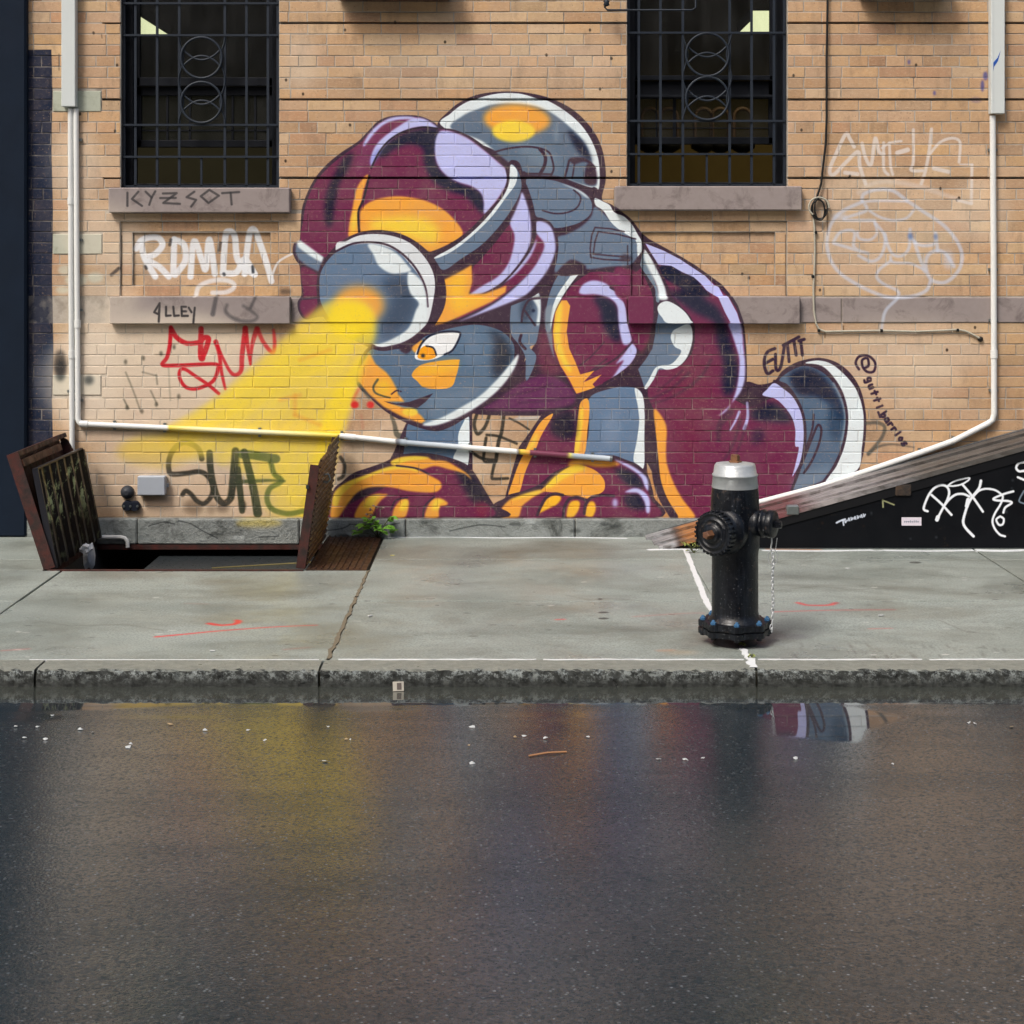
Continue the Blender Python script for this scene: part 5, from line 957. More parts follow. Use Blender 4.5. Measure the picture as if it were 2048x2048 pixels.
n = NT('wet_asphalt'); t = n.n('ShaderNodeTexImage', image=WIMG, extension='CLIP'); uv, sep = paint_uv(n, -5, -3.15 - 6, 10, 6, (0, 1)); n.L(uv, t.inputs[0]); wet = t.outputs['Alpha']
vor = n.t.nodes.new('ShaderNodeTexVoronoi'); vor.inputs['Scale'].default_value = 110; n.L(n.pos, vor.inputs['Vector'])
vc = n.t.nodes.new('ShaderNodeSeparateColor'); n.L(vor.outputs['Color'], vc.inputs[0])
c = n.mix(n.noise(3, 6, .7), (.005, .012, .017), (.016, .027, .034)); c = n.mix(n.math('MULTIPLY', n.ramp(vc.outputs[0], [(.5, 0), (1, 1)]), .5), c, (.05, .053, .058)); c = n.mix(n.math('MULTIPLY', n.ramp(vc.outputs[1], [(.90, 0), (.99, 1)]), n.ramp(vor.outputs['Distance'], [(.25, 1), (.5, 0)])), c, (.15, .165, .18))
dry = n.ramp(n.noise(1.1, 5, .6, n.map(n.pos, (.22, 1.6, 1))), [(.4, 0), (.65, 1)])
far0 = n.ramp(n.math('MULTIPLY', n.math('ADD', sep.outputs[1], 3.2), -.25), [(.05, .0), (.6, 1)]); rg = n.math('ADD', n.math('ADD', .03, n.math('MULTIPLY', dry, .07)), n.math('MULTIPLY', far0, .05)); rg = n.math('ADD', n.math('MULTIPLY', rg, n.math('SUBTRACT', 1.0, wet)), n.math('MULTIPLY', wet, .015))
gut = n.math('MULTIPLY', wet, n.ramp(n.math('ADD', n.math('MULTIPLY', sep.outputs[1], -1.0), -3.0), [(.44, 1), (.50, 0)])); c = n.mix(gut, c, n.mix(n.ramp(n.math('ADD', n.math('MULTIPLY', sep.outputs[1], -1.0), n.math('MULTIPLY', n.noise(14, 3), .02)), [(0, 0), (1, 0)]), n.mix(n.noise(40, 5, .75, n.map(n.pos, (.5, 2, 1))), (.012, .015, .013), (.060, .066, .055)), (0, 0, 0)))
far_ = n.ramp(n.math('MULTIPLY', n.math('ADD', sep.outputs[1], 3.2), -.25), [(0, 0), (1, 1)])
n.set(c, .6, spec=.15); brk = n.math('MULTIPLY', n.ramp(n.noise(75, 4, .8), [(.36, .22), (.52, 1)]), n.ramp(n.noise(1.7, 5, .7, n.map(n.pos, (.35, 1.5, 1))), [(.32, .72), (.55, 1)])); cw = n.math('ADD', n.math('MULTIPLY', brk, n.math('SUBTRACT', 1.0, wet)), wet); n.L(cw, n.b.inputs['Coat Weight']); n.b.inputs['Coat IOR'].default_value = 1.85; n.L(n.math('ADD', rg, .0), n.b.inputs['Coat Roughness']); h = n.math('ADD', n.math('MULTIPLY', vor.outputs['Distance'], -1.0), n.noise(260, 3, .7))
b = n.bump(h, 1.0, .0003); n.L(b.outputs[0], n.b.inputs['Coat Normal']); n.L(n.math('MULTIPLY', n.math('SUBTRACT', 1.0, n.math('MULTIPLY', wet, .985)), .9), b.inputs['Strength']); M_ROAD = n.m
ry = [KERB_Y1 + .01 - .15 * k for k in range(81)] + [-18, -22.99]
RV = [(x, y, road_z(y) if y > -15.3 else road_z(-15.2) - (-15.2 - y) * .03) for y in ry for x in (-40, 40)]; RF = [(2 * k, 2 * k + 1, 2 * k + 3, 2 * k + 2) for k in range(len(ry) - 1)]
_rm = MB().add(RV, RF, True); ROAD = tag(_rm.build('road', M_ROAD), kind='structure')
# loose aggregate catching the light on the road
# ---------------------------------------------------------------- sidewalk hatch
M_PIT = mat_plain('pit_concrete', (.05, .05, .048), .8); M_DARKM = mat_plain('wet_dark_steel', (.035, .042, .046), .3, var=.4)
HATCH = empty('sidewalk_hatch', ((HX0 + HX1) / 2, -.55, 0)); tag(HATCH, 'open steel sidewalk hatch with two raised doors over a dark pit', 'hatch'); HT = Matrix.Translation(-Vector(HATCH.location))
def hp(m, nme, mat): o = m.build(nme, mat, HATCH); o.matrix_parent_inverse = HT; return o
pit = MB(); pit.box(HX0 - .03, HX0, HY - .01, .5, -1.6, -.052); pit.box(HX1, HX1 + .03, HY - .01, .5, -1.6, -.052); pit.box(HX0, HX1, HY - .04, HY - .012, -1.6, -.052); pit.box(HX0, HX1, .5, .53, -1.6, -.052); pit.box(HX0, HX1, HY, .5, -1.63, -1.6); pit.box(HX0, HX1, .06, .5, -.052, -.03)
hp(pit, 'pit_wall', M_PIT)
M_RUST = mat_rust('rusty_plate', (.03, .016, .011), (.09, .026, .014)).m; M_REDR = mat_rust('red_rust', (.065, .010, .006), (.022, .008, .006)).m
fr = MB(); fr.box(HX0 - .02, HX1, HY - .022, HY, -.05, .004); fr.box(HX0 - .024, HX0, HY - .022, -.04, -.05, .004); hp(fr, 'frame', M_REDR)
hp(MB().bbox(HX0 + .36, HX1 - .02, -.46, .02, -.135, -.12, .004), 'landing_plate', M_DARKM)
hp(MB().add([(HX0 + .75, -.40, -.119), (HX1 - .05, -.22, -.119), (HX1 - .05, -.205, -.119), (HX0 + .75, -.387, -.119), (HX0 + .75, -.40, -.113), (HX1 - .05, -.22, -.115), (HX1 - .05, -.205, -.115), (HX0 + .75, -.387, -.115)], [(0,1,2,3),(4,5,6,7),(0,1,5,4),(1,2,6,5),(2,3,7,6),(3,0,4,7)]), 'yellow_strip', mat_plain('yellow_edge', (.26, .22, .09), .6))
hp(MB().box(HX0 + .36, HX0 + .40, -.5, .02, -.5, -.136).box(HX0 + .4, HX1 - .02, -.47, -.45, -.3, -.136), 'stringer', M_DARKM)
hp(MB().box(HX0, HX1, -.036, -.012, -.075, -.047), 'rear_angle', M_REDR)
# tread plate on the ground
def tread(n_name='tread'):
    n = NT(n_name); c = n.mix(n.ramp(n.noise(8, 5, .7), [(.35, 0), (.65, 1)]), (.030, .018, .013), (.075, .030, .014)); c = n.mix(n.ramp(n.noise(4, 5, .7), [(.52, 0), (.66, .8)]), c, (.014, .011, .010)); n.set(c, n.ramp(n.noise(14, 4), [(.3, .25), (.7, .6)]), .1); n.bump(n.noise(90, 4), .5, .002); return n.m
M_TREAD = tread('rusty_tread_plate')
tp = MB(); tp.box(HX1 + .012, HX2, HY, -.037, -.02, .0015)
pl = hp(tp, 'tread_plate', M_TREAD)
rb = MB(); k = 0
x = HX1 + .02
while x < HX2 - .012: rb.prism([(x, .0015), (x + .014, .0015), (x + .010, .010), (x + .004, .010)], HY + .006, -.04); x += .034
o = rb.build('ribs', M_TREAD, pl)
# doors
def slanted(px0, off, L, ang, y0, y1, th, top_cut=None):
    """panel hinged at (px0, z=0) leaning by ang from vertical; returns point function: u along door height, v along y, w through thickness"""
    s, c = math.sin(ang), math.cos(ang); return lambda u, v, w: (px0 + u * s + w * c, v, off + u * c - w * s)
def panel(m, f, u0, u1, v0, v1, w0, w1):
    m.add([f(u0,v0,w0),f(u0,v1,w0),f(u1,v1,w0),f(u1,v0,w0),f(u0,v0,w1),f(u0,v1,w1),f(u1,v1,w1),f(u1,v0,w1)], [(0,1,2,3),(4,5,6,7),(0,1,5,4),(1,2,6,5),(2,3,7,6),(3,0,4,7)]); return m
def mat_ribdoor():
    n = NT('ribbed_door_steel'); c = n.mix(n.noise(14, 5), (.0015, .0012, .0015), (.008, .004, .004)); g = n.ramp(n.noise(9, 6, .75, n.map(n.pos, (3.2, .9, .9)), .4), [(.54, 0), (.60, 1)])
    sep = n.t.nodes.new('ShaderNodeSeparateXYZ'); n.L(n.pos, sep.inputs[0]); band = n.ramp(sep.outputs[2], [(.18, .15), (.3, 1), (.45, 1), (.52, 0)])
    c = n.mix(n.math('MULTIPLY', g, band), c, n.mix(n.noise(30, 3), (.34, .40, .27), (.52, .54, .20))); n.set(c, .38, .0, spec=.25); n.bump(n.noise(60, 4), .5, .003); return n.m
M_RIBD = mat_ribdoor()
f = slanted(HX0 - .012, .0, .65, math.atan2(-.198, .613), -1.07, -.1, .02)
LD = hp(panel(MB(), f, .0, .645, -1.07, -.1, -.012, -.006), 'left_door', M_REDR)
def sub(m, nme, mat, par=LD): return m.build(nme, mat, par)
LD.matrix_parent_inverse = HT
f2 = slanted(HX0 + .025, .005, .6, math.atan2(-.105, .53), -1.05, -.12, .02)
sub(panel(MB(), f, 0, .645, -1.075, -1.069, -.014, .05), 'rim', M_REDR); sub(panel(MB(), f, .0, .60, -.101, -.095, -.014, .04), 'rim', M_REDR); sub(panel(MB(), f, .62, .646, -1.069, -.101, -.005, .045), 'rim', M_REDR)
g_ = MB(); g_.add([f(.645,-.1,.0), f(.50,-.1,.0), f(.52,-.1,.06), f(.6,-.1,.045), f(.645,-.1,.0)], [(0,1,2,3)]); panel(g_, f, .30, .44, -.55, -.2, -.004, .06); panel(g_, f, .56, .60, -1.06, -.3, -.004, .055); sub(g_, 'brace', mat_rust('brown_rust', (.07, .035, .024), (.10, .03, .016)).m)
pn = MB(); panel(pn, f2, .0, .535, -1.05, -.12, -.004, .0); rp = sub(pn, 'inner_leaf', M_RIBD)
for k in range(7):
    v = -1.045 + k * .148; m = MB(); m.add([f2(0,v,.0005), f2(0,v+.03,.022), f2(0,v+.06,.022), f2(0,v+.09,.0005), f2(.53,v,.0005), f2(.53,v+.03,.022), f2(.53,v+.06,.022), f2(.53,v+.09,.0005)], [(0,1,5,4),(1,2,6,5),(2,3,7,6),(0,3,2,1),(4,5,6,7)])
    sub(m, 'rib', M_RIBD)
panel(m := MB(), f2, .0, .537, -1.062, -1.050, -.012, .02); panel(m, f2, .535, .543, -1.062, -.12, -.012, .02); panel(m, f2, 0, .535, -.12, -.112, -.01, .02); sub(m, 'leaf_edge', mat_plain('black_edge_steel', (.012, .012, .018), .4))
# right door with cut corner; ribs along its width
f = slanted(HX1, .0, .62, math.atan2(.085, .61), -1.02, -.08, .02)
rd = MB(); y0, y1 = -1.045, -.085
poly = [(0, y0), (0, y1), (.62, y1), (.615, y0 + .42), (.585, y0 + .38), (.583, y0 + .08), (.56, y0)]
V = [f(u, v, -.004) for u, v in poly] + [f(u, v, .0035) for u, v in poly]; nn = len(poly)
rd.add(V, [tuple(range(nn))[::-1], tuple(range(nn, 2 * nn))] + [(i, (i + 1) % nn, (i + 1) % nn + nn, i + nn) for i in range(nn)])
RD_ = hp(rd, 'right_door', M_TREAD)
rr = MB(); u = .012
while u < .60:
    v0 = y0 + .012 if u < .55 else (y0 + .40 if u > .575 else y0 + .03)
    rr.add([f(u, v0, .0035), f(u + .014, v0, .0035), f(u + .010, v0, .012), f(u + .004, v0, .012), f(u, y1 - .01, .0035), f(u + .014, y1 - .01, .0035), f(u + .010, y1 - .01, .012), f(u + .004, y1 - .01, .012)], [(0,3,2,1),(4,5,6,7),(0,4,7,3),(3,7,6,2),(2,6,5,1)]); u += .033
sub(rr, 'ribs', M_TREAD, RD_)
sub(panel(MB(), f, 0, .558, y0 - .007, y0, -.045, .004), 'rim', M_REDR, RD_); sub(panel(MB(), f, 0.0, .6, y1, y1 + .006, -.04, .003), 'rim', M_REDR, RD_)
h_ = MB(); h_.tube([f(.47, y0 + .3, .006), f(.475, y0 + .3, .03), f(.45, y0 + .3, .045), f(.43, y0 + .3, .03), f(.43, y0 + .3, .006)], .006, 8); sub(h_, 'lifting_ring', M_STEEL, RD_)
l_ = MB(); l_.box(f(.44, y0, 0)[0] - .05, f(.44, y0, 0)[0] - .035, y0 - .02, y0, .43, .45); sub(l_, 'lug', M_DARKM, RD_)
# crumpled white plastic in the pit corner
def crumple(name, loc, sx, sy, sz, mat, sd, label, cat, sub_=2):
    bm = bmesh.new(); bmesh.ops.create_icosphere(bm, subdivisions=sub_, radius=1); q = random.Random(sd)
    for v in bm.verts: v.co *= q.uniform(.6, 1.15); v.co = Vector((v.co.x * sx, v.co.y * sy, v.co.z * sz))
    me = bpy.data.meshes.new(name); bm.to_mesh(me); bm.free(); return tag(link(name, me, mat, None, loc), label, cat)
M_PLAST = mat_plain('white_plastic', (.62, .66, .70), .35, var=.35, sc=50)
crumple('plastic_bag', (HX0 + .10, -.62, -.01), .035, .03, .085, M_PLAST, 4, 'crumpled white plastic stuffed beside the left hatch door', 'plastic bag')
crumple('plastic_bag', (HX0 + .11, -.72, .05), .04, .03, .035, M_PLAST, 9, 'small torn white plastic on top of the bag by the hatch', 'plastic scrap')
# ---------------------------------------------------------------- sloped cellar bulkhead on the right
BKX, BKS, BKY = .80, .277, -.43                       # foot, slope, front face
zt = lambda x: (x - BKX) * BKS
pk = lambda px: (px - 1024) / 350.0; pz = lambda py: CAM_Z - (py - 508) / 350.0
CV2W, CV2H = 760, 260
bk_cv = Canvas(CV2W, CV2H, lambda px, py: (px - 1300, py - 860))
def paint_bk():
    c = bk_cv; W = '#e8ecf2'; l = lambda p, w=36, **k: c.line(zU, W, p, w, 1, .7, **k)
    l([(430,1110),(380,1090),(370,1050),(400,960),(450,850),(520,760),(600,710),(680,705),(740,740),(765,820),(740,920),(690,1020),(620,1150),(575,1250)])
    l([(575,1240),(590,1200)], 60); l([(490,855),(640,990),(800,1165)]); l([(690,1020),(770,920),(870,850),(980,840),(1080,880)])
    l([(740,715),(830,650),(950,610),(1075,590),(1060,630),(960,690),(840,715),(740,715)], 26); l([(970,690),(1120,870),(1290,1115)]); l([(1260,635),(1230,750),(1130,880),(1060,1000),(1000,1180),(985,1290),(1030,1380),(1145,1500)], 40)
    l([(1150,870),(1230,790),(1340,760),(1480,780),(1580,850),(1600,900),(1560,1010),(1480,1140),(1440,1260),(1470,1370),(1550,1470),(1635,1500)], 32); l([(1765,800),(1620,840),(1460,910),(1500,940),(1680,950),(1740,980),(1640,1050),(1610,1130)], 34); l([(1560,1190),(1500,1240),(1540,1320),(1600,1310),(1615,1230),(1560,1190)], 32)
    l([(1060,930),(1040,1030)], 60); l([(1932,345),(1850,360),(1810,430),(1850,485),(1932,480)], 36); l([(1835,580),(1932,620)], 34); c.line(zU, '#8090a0', [(1932,790),(1870,900),(1860,960),(1932,990)], 22, .8, .9)
    c.line(zU, W, [(1932,345),(2040,350),(2030,480),(1932,480)], 36)
    # small scrawled tag and K mark
    c.line(zV, '#cfd8e8', [(610,795),(640,780),(670,770)], 12, .9, .8); c.line(zV, '#cfd8e8', [(655,775),(660,812)], 10, .9, .8)
    for k, (x, y) in enumerate(((675,780),(697,768),(718,762),(740,757),(762,750),(785,745),(805,738))): c.line(zV, '#cfd8e8', [(x-6,y+12),(x,y-6),(x+6,y+12)] if k % 2 else [(x-6,y-4),(x-2,y+14),(x+7,y-2)], 8, .9, .7)
    c.line(zV, '#a8aa80', [(935,630),(938,685)], 10, .8, .8); c.line(zV, '#a8aa80', [(945,640),(1015,668)], 10, .7, .8)
    r = random.Random(8)
    for k in range(30): c.ell(None, '#5a6068' if r.random() < .6 else '#4a3826', r.uniform(1400, 2048), r.uniform(960, 1090), r.uniform(.8, 2), r.uniform(.8, 3), 1, .5)
paint_bk(); BKIMG = bk_cv.image('bulkhead_paint')
n = NT('bulkhead_black_paint'); c = n.mix(n.noise(5, 5, .7), (.0025, .003, .0045), (.007, .008, .010)); c = n.mix(n.ramp(n.noise(14, 5, .75), [(.62, 0), (.72, .5)]), c, (.05, .035, .022))
c, a_ = paint_over(n, c, 1, BKIMG, (pk(1300), pz(860 + CV2H), CV2W / 350, CV2H / 350)); n.set(c, n.ramp(n.noise(9, 4), [(.3, .4), (.7, .7)]), spec=.10); n.bump(n.noise(50, 4), .2, .002); M_BK = n.m
XE = 4.6
BK = MB().prism([(BKX + .08, .006), (XE, .006), (XE, zt(XE) - .03), (BKX + .08, zt(BKX + .08) - .012)], BKY, BKY + .02).build('cellar_bulkhead', M_BK); tag(BK, 'sloped cellar door housing with black side panel and white tag at right', 'cellar door')
def rail_mat():
    n = NT('weathered_painted_rail'); v = n.map(n.pos, (1.2, 9, 3)); c = n.mix(n.ramp(n.noise(5, 6, .7, v), [(.35, 0), (.65, 1)]), (.045, .043, .042), (.17, .16, .15)); c = n.mix(n.ramp(n.noise(3, 6, .8, n.map(n.pos, (2, 12, 6), (3, 1, 0))), [(.46, 0), (.56, .95)]), c, (.05, .040, .034))
    sep = n.t.nodes.new('ShaderNodeSeparateXYZ'); n.L(n.pos, sep.inputs[0])
    tint = n.ramp(n.math('DIVIDE', n.math('SUBTRACT', sep.outputs[0], .8), 2.4), [(0, (.32, .32, .33)), (.05, (.5, .5, .52)), (.065, (.10, .05, .035)), (.085, (.50, .20, .05)), (.15, (.48, .18, .05)), (.18, (.18, .05, .055)), (.34, (.20, .065, .07)), (.40, (.40, .36, .36)), (.58, (.24, .23, .24)), (.66, (.085, .078, .072))])
    c = n.mix(n.ramp(n.noise(7, 5, .7, v), [(.40, .85), (.62, .10)]), c, tint); n.set(c, n.ramp(n.noise(12, 4), [(.3, .3), (.7, .65)]), 0, .35); n.bump(n.noise(40, 5, .7, v), .5, .004); return n.m
M_RAIL = rail_mat()
def rail(y0, y1, h0, h1, x0, x1, name, mat, b=.003):
    m = MB(); V = []
    for y in (y0, y1):
        V += [(x0, y, zt(x0) + h0), (x1, y, zt(x1) + h0), (x1, y, zt(x1) + h1), (x0, y, zt(x0) + h1)]
    m.add(V, [(0,1,2,3),(7,6,5,4),(0,4,5,1),(1,5,6,2),(2,6,7,3),(3,7,4,0)]); return m.build(name, mat, BK)
X0 = BKX + .02
rail(BKY - .012, BKY + .06, -.028, .0, X0 + .04, XE, 'front_rail', M_RAIL)
rail(BKY + .062, BKY + .095, -.058, -.040, X0 + .06, XE, 'door_leaf', M_DARKM)
rail(BKY + .097, BKY + .245, -.04, .006, X0 + .0, XE, 'rail_strip', M_RAIL)
rail(BKY + .247, BKY + .283, -.058, -.030, X0 + .06, XE, 'door_leaf', M_DARKM)
rail(BKY + .285, -.05, -.03, .016, X0 - .03, XE, 'rear_rail', M_RAIL)
rail(-.038, -.008, -.03, .018, X0 + .05, XE, 'flashing', mat_plain('dull_flashing', (.12, .13, .14), .5, var=.6, sc=12))
rail(BKY + .02, -.04, -.09, -.065, X0 + .3, XE, 'under_panel', M_DARKM)
m = MB(); q = X0 + .02; m.bbox(q, q + .03, BKY + .0, -.05, .0, .012, .003); m.build('foot_rail', M_RAIL, BK)
m = MB(); xx = pk(1585); m.bbox(xx - .035, xx + .035, BKY - .02, BKY + .03, zt(xx) - .028, zt(xx) + .026, .006); m.build('latch', M_STEEL, BK)
for px in (1806, 2140): xx = pk(px); MB().bbox(xx - .045, xx + .045, BKY - .012, BKY + .002, zt(xx) - .095, zt(xx) - .030, .005).build('hinge', mat_rust('hinge_rust', (.02, .016, .014), (.06, .035, .02)).m, BK)
MB().add([(X0 + .5, BKY - .006, zt(X0 + .5) - .075), (XE, BKY - .006, zt(XE) - .1), (XE, BKY - .006, zt(XE) - .03), (X0 + .5, BKY - .006, zt(X0 + .5) - .03), (X0 + .5, BKY - .0005, zt(X0 + .5) - .075), (XE, BKY - .0005, zt(XE) - .1), (XE, BKY - .0005, zt(XE) - .03), (X0 + .5, BKY - .0005, zt(X0 + .5) - .03)], [(0,1,2,3),(0,4,5,1),(2,6,7,3),(0,3,7,4),(1,5,6,2)]).build('side_angle', mat_plain('black_angle_iron', (.006, .006, .008), .35), BK)
st = MB().box(pk(1803), pk(1842.5), BKY - .0022, BKY - .0005, pz(1051), pz(1034.5)).build('sticker', mat_plain('white_sticker', (.72, .66, .74), .5, var=.1), BK)
txt = MB(); q = random.Random(2)
for k in range(8):
    x = pk(1808 + k * 3.8); txt.box(x, x + .006, BKY - .0032, BKY - .0024, pz(1045), pz(1045 - q.choice((3.5, 5)))); txt.box(x, x + .0085, BKY - .0032, BKY - .0024, pz(1043.4), pz(1042.6))
txt.build('print', mat_plain('faded_print', (.40, .42, .5), .6), st)
MB().box(BKX + .3, XE, BKY - .001, BKY + .021, .0005, .005).build('base_gap', M_DARKM, BK)
# ---------------------------------------------------------------- fire hydrant
HX_, HY_ = .966, -2.744
def hmat(name, col, rough, red=0):
    n = NT(name); c = n.mix(n.ramp(n.noise(40, 5, .7), [(.4, 0), (.7, .7)]), col, tuple(v * 2.0 + .001 for v in col)); c = n.mix(n.ramp(n.noise(22, 6, .75), [(.60, 0), (.64, .85)]), c, (.045, .032, .026)); c = n.mix(n.ramp(n.noise(120, 2, .5), [(.66, 0), (.72, .6)]), c, (.13, .14, .15)); c = n.mix(n.math('MULTIPLY', n.ramp(n.noise(14, 5, .7, n.map(n.pos, (3, 3, .25))), [(.5, 0), (.7, 1)]), .7), c, (.018, .024, .034)); n.set(c, n.ramp(n.noise(25, 4), [(.3, rough), (.7, rough + .25)]), 0, .35, .1, .15); n.bump(n.noise(60, 5, .7), .5, .004); return n.m
M_HB = hmat('black_hydrant_paint', (.0012, .0020, .0042), .26); M_HS = mat_plain('silver_hydrant_paint', (.50, .53, .54), .38, .35, .3, 25, bump=.4)
M_HR = mat_rust('nut_rust', (.12, .05, .025), (.18, .08, .03)).m; M_BLUE = mat_plain('blue_bolt_paint', (.05, .15, .30), .45, var=.4, sc=60)
HYD = empty('fire_hydrant', (HX_, HY_, 0)); tag(HYD, 'black fire hydrant with silver bonnet and blue bolts near the kerb', 'fire hydrant')
def hy(m, nme, mat): return m.build(nme, mat, HYD)
def on(par, m, nme, mat): return m.build(nme, mat, par)
foot = MB().lathe([(.098, -.02), (.097, .0), (.085, .012), (.084, .045)], 40); hy(foot, 'foot', mat_rust('foot_paint', (.03, .015, .018), (.01, .008, .01)).m)
# flange with eight lobes
fl = []; 
for k in range(96):
    t = 2 * math.pi * k / 96; fl.append(((.142 + .017 * max(0, math.cos(8 * t + .6)) ** .6) * math.cos(t), (.142 + .017 * max(0, math.cos(8 * t + .6)) ** .6) * math.sin(t)))
m = MB(); m.prism(fl, .043, .066, 'z'); m.prism([(x * .93, y * .93) for x, y in fl], .066, .071, 'z'); m.prism([(x * .995, y * .995) for x, y in fl], .073, .098, 'z'); FL = hy(m, 'flange', M_HB)
for k in range(8):
    t = (2 * math.pi * k - .6) / 8; x, y = .138 * math.cos(t), .138 * math.sin(t)
    on(FL, MB().lathe([(.0125, .098), (.0125, .107), (.008, .110), (.0065, .115), (.004, .117)], 6, Matrix.Translation((x, y, 0)), False), 'bolt', M_BLUE)
    on(FL, MB().lathe([(.012, .032), (.012, .043)], 6, Matrix.Translation((x, y, 0)), False), 'nut', M_HB)
BAR = hy(MB().lathe([(.118, .0985), (.112, .108), (.102, .118), (.1005, .14), (.100, .38), (.102, .40), (.105, .42), (.106, .50), (.104, .60), (.1015, .655), (.0985, .672)], 56), 'barrel', M_HB)
BON = hy(MB().lathe([(.0995, .6725), (.1005, .676), (.0955, .722), (.099, .724), (.0985, .731), (.0935, .733), (.0885, .768), (.083, .776), (.05, .780), (.026, .781)], 48), 'bonnet', M_HS)
on(BON, MB().lathe([(.03, .778), (.03, .786), (.0215, .788), (.0205, .812), (.016, .8145)], 5, None, False), 'operating_nut', M_HR)
# large front nozzle, turned to the left of the viewer
def axis(azi, z, tilt=0):
    """local +Z becomes a horizontal direction; azi measured from the viewer's direction toward +x"""
    d = Vector((math.sin(azi), -math.cos(azi), tilt)).normalized(); return Matrix.Translation((0, 0, z)) @ d.to_track_quat('Z', 'Y').to_matrix().to_4x4()
A = axis(rad(-41), .492)
NZ = hy(MB().lathe([(.098, .045), (.104, .080), (.103, .094), (.090, .104), (.082, .114), (.081, .132)], 44, A, closed=False), 'front_nozzle', M_HB)
m = MB(); m.lathe([(.083, .130), (.090, .134), (.0905, .166), (.086, .172), (.083, .173), (.083, .169), (.066, .170), (.064, .176), (.058, .177), (.056, .173), (.040, .174), (.037, .182), (.032, .186), (.012, .187)], 52, A)
CP = on(NZ, m, 'cap', M_HB)
tm = MB()
for k in range(30):
    t = 2 * math.pi * k / 30; R0 = A @ Matrix.Rotation(t, 4, 'Z'); V = [R0 @ Vector(p) for p in ((.0885,-.0058,.136),(.0885,.0058,.136),(.0965,.0048,.138),(.0965,-.0048,.138),(.082,-.0058,.174),(.082,.0058,.174),(.0945,.0042,.172),(.0945,-.0042,.172))]
    tm.add(V, [(0,1,2,3),(4,7,6,5),(0,4,5,1),(1,5,6,2),(2,6,7,3),(3,7,4,0)])
on(NZ, tm, 'knurled_rim', M_HB)
on(NZ, MB().lathe([(.021, .185), (.0195, .198), (.0185, .222), (.014, .226)], 5, A, False), 'cap_nut', M_HR)
# side nozzle
A = axis(rad(62), .526)
SN = hy(MB().lathe([(.070, .05), (.062, .09), (.056, .098), (.056, .122), (.061, .124), (.061, .134), (.055, .136), (.055, .152)], 36, A, closed=False), 'side_nozzle', M_HB)
on(SN, MB().lathe([(.057, .150), (.059, .152), (.059, .176), (.056, .180), (.030, .182), (.018, .183)], 36, A), 'cap', M_HB)
on(SN, MB().lathe([(.0185, .182), (.0185, .208), (.015, .211)], 5, A, False), 'cap_nut', M_HB)
px = lambda u, v: ((u - 1024) * 7.25 / FPX - HX_, -.06, CAM_Z - (v - 508) * 7.25 / FPX)
M_CH = mat_plain('chain_steel', (.68, .71, .73), .35, .45, .35, 60)
on(SN, MB().tube([px(1532,1048)[:1] + (-.085,) + px(1532,1048)[2:], px(1536,1044)[:1] + (-.095,) + px(1536,1044)[2:], px(1540,1044)[:1] + (-.09,) + px(1540,1044)[2:], px(1537,1062)[:1] + (-.09,) + px(1537,1062)[2:], px(1538,1078)[:1] + (-.085,) + px(1538,1078)[2:], px(1536,1092)[:1] + (-.08,) + px(1536,1092)[2:]], .0032, 8), 'hook', M_CH)
rg = MB(); c0 = px(1540, 1108); rg.tube([(c0[0] + .0205 * math.cos(t), -.08, c0[2] + .034 * math.sin(t)) for t in np.linspace(0, 2 * math.pi, 25)], .0016, 6, False); rg.tube([(c0[0] + .012, -.08, c0[2] + .03), (px(1549, 1070)[0], -.08, px(1549, 1070)[2])], .0016, 6); on(SN, rg, 'split_ring', M_CH)
CH = hy(MB().tube([px(1539, 1095), px(1540, 1104)], .002, 6), 'chain', M_CH)
chain_pts = [(1540 + .8 * math.sin(k * .6), 1104 + k * 6.9) for k in range(19)] + [(1539,1238),(1535,1243),(1536,1249)]
lm = MB(); L = .0105
lm.tube([(.0055 * math.cos(t), 0, L * math.sin(t)) for t in np.linspace(0, 2 * math.pi, 15)], .0024, 6, False); lme = lm.mesh('link'); lme.materials.append(M_CH)
for k, (u, v) in enumerate(chain_pts):
    o = bpy.data.objects.new('link', lme); COL.objects.link(o); o.parent = CH; p = px(u, v); o.location = (p[0], -.08 if v < 1240 else -.11, p[2]); o.rotation_euler = (0, rng.uniform(-.25, .25), rad(20 + 88 * (k % 2)) + rng.uniform(-.2, .2))

# ---------------------------------------------------------------- weeds
def leafmat(name, c1, c2):
    n = NT(name); oi = n.noise(60, 2); n.set(n.mix(oi, c1, c2), .45); n.b.inputs['Subsurface Weight'].default_value = 0; return n.m
M_LEAF = leafmat('weed_leaf', (.08, .25, .02), (.20, .44, .05)); M_LEAF2 = leafmat('pale_weed', (.20, .24, .05), (.32, .36, .09)); M_STEM = mat_plain('weed_stem', (.09, .10, .03), .7)
def leaf(m, p, d, up, L, w):
    d = d.normalized(); s = d.cross(up); s = s.normalized() if s.length > .01 else Vector((1, 0, 0)); n_ = s.cross(d)
    P = []
    for u, ww in ((0, .12), (.25, .8), (.5, 1), (.75, .7), (1, .05)):
        q = p + d * (L * u) - Vector((0, 0, 1)) * (L * .35 * u * u); P += [q - s * w * ww / 2 + n_ * w * .12 * ww, q, q + s * w * ww / 2 + n_ * w * .12 * ww]
    F = []
    for k in range(4): F += [(k*3, k*3+1, k*3+4, k*3+3), (k*3+1, k*3+2, k*3+5, k*3+4)]
    m.add(P, F, True)
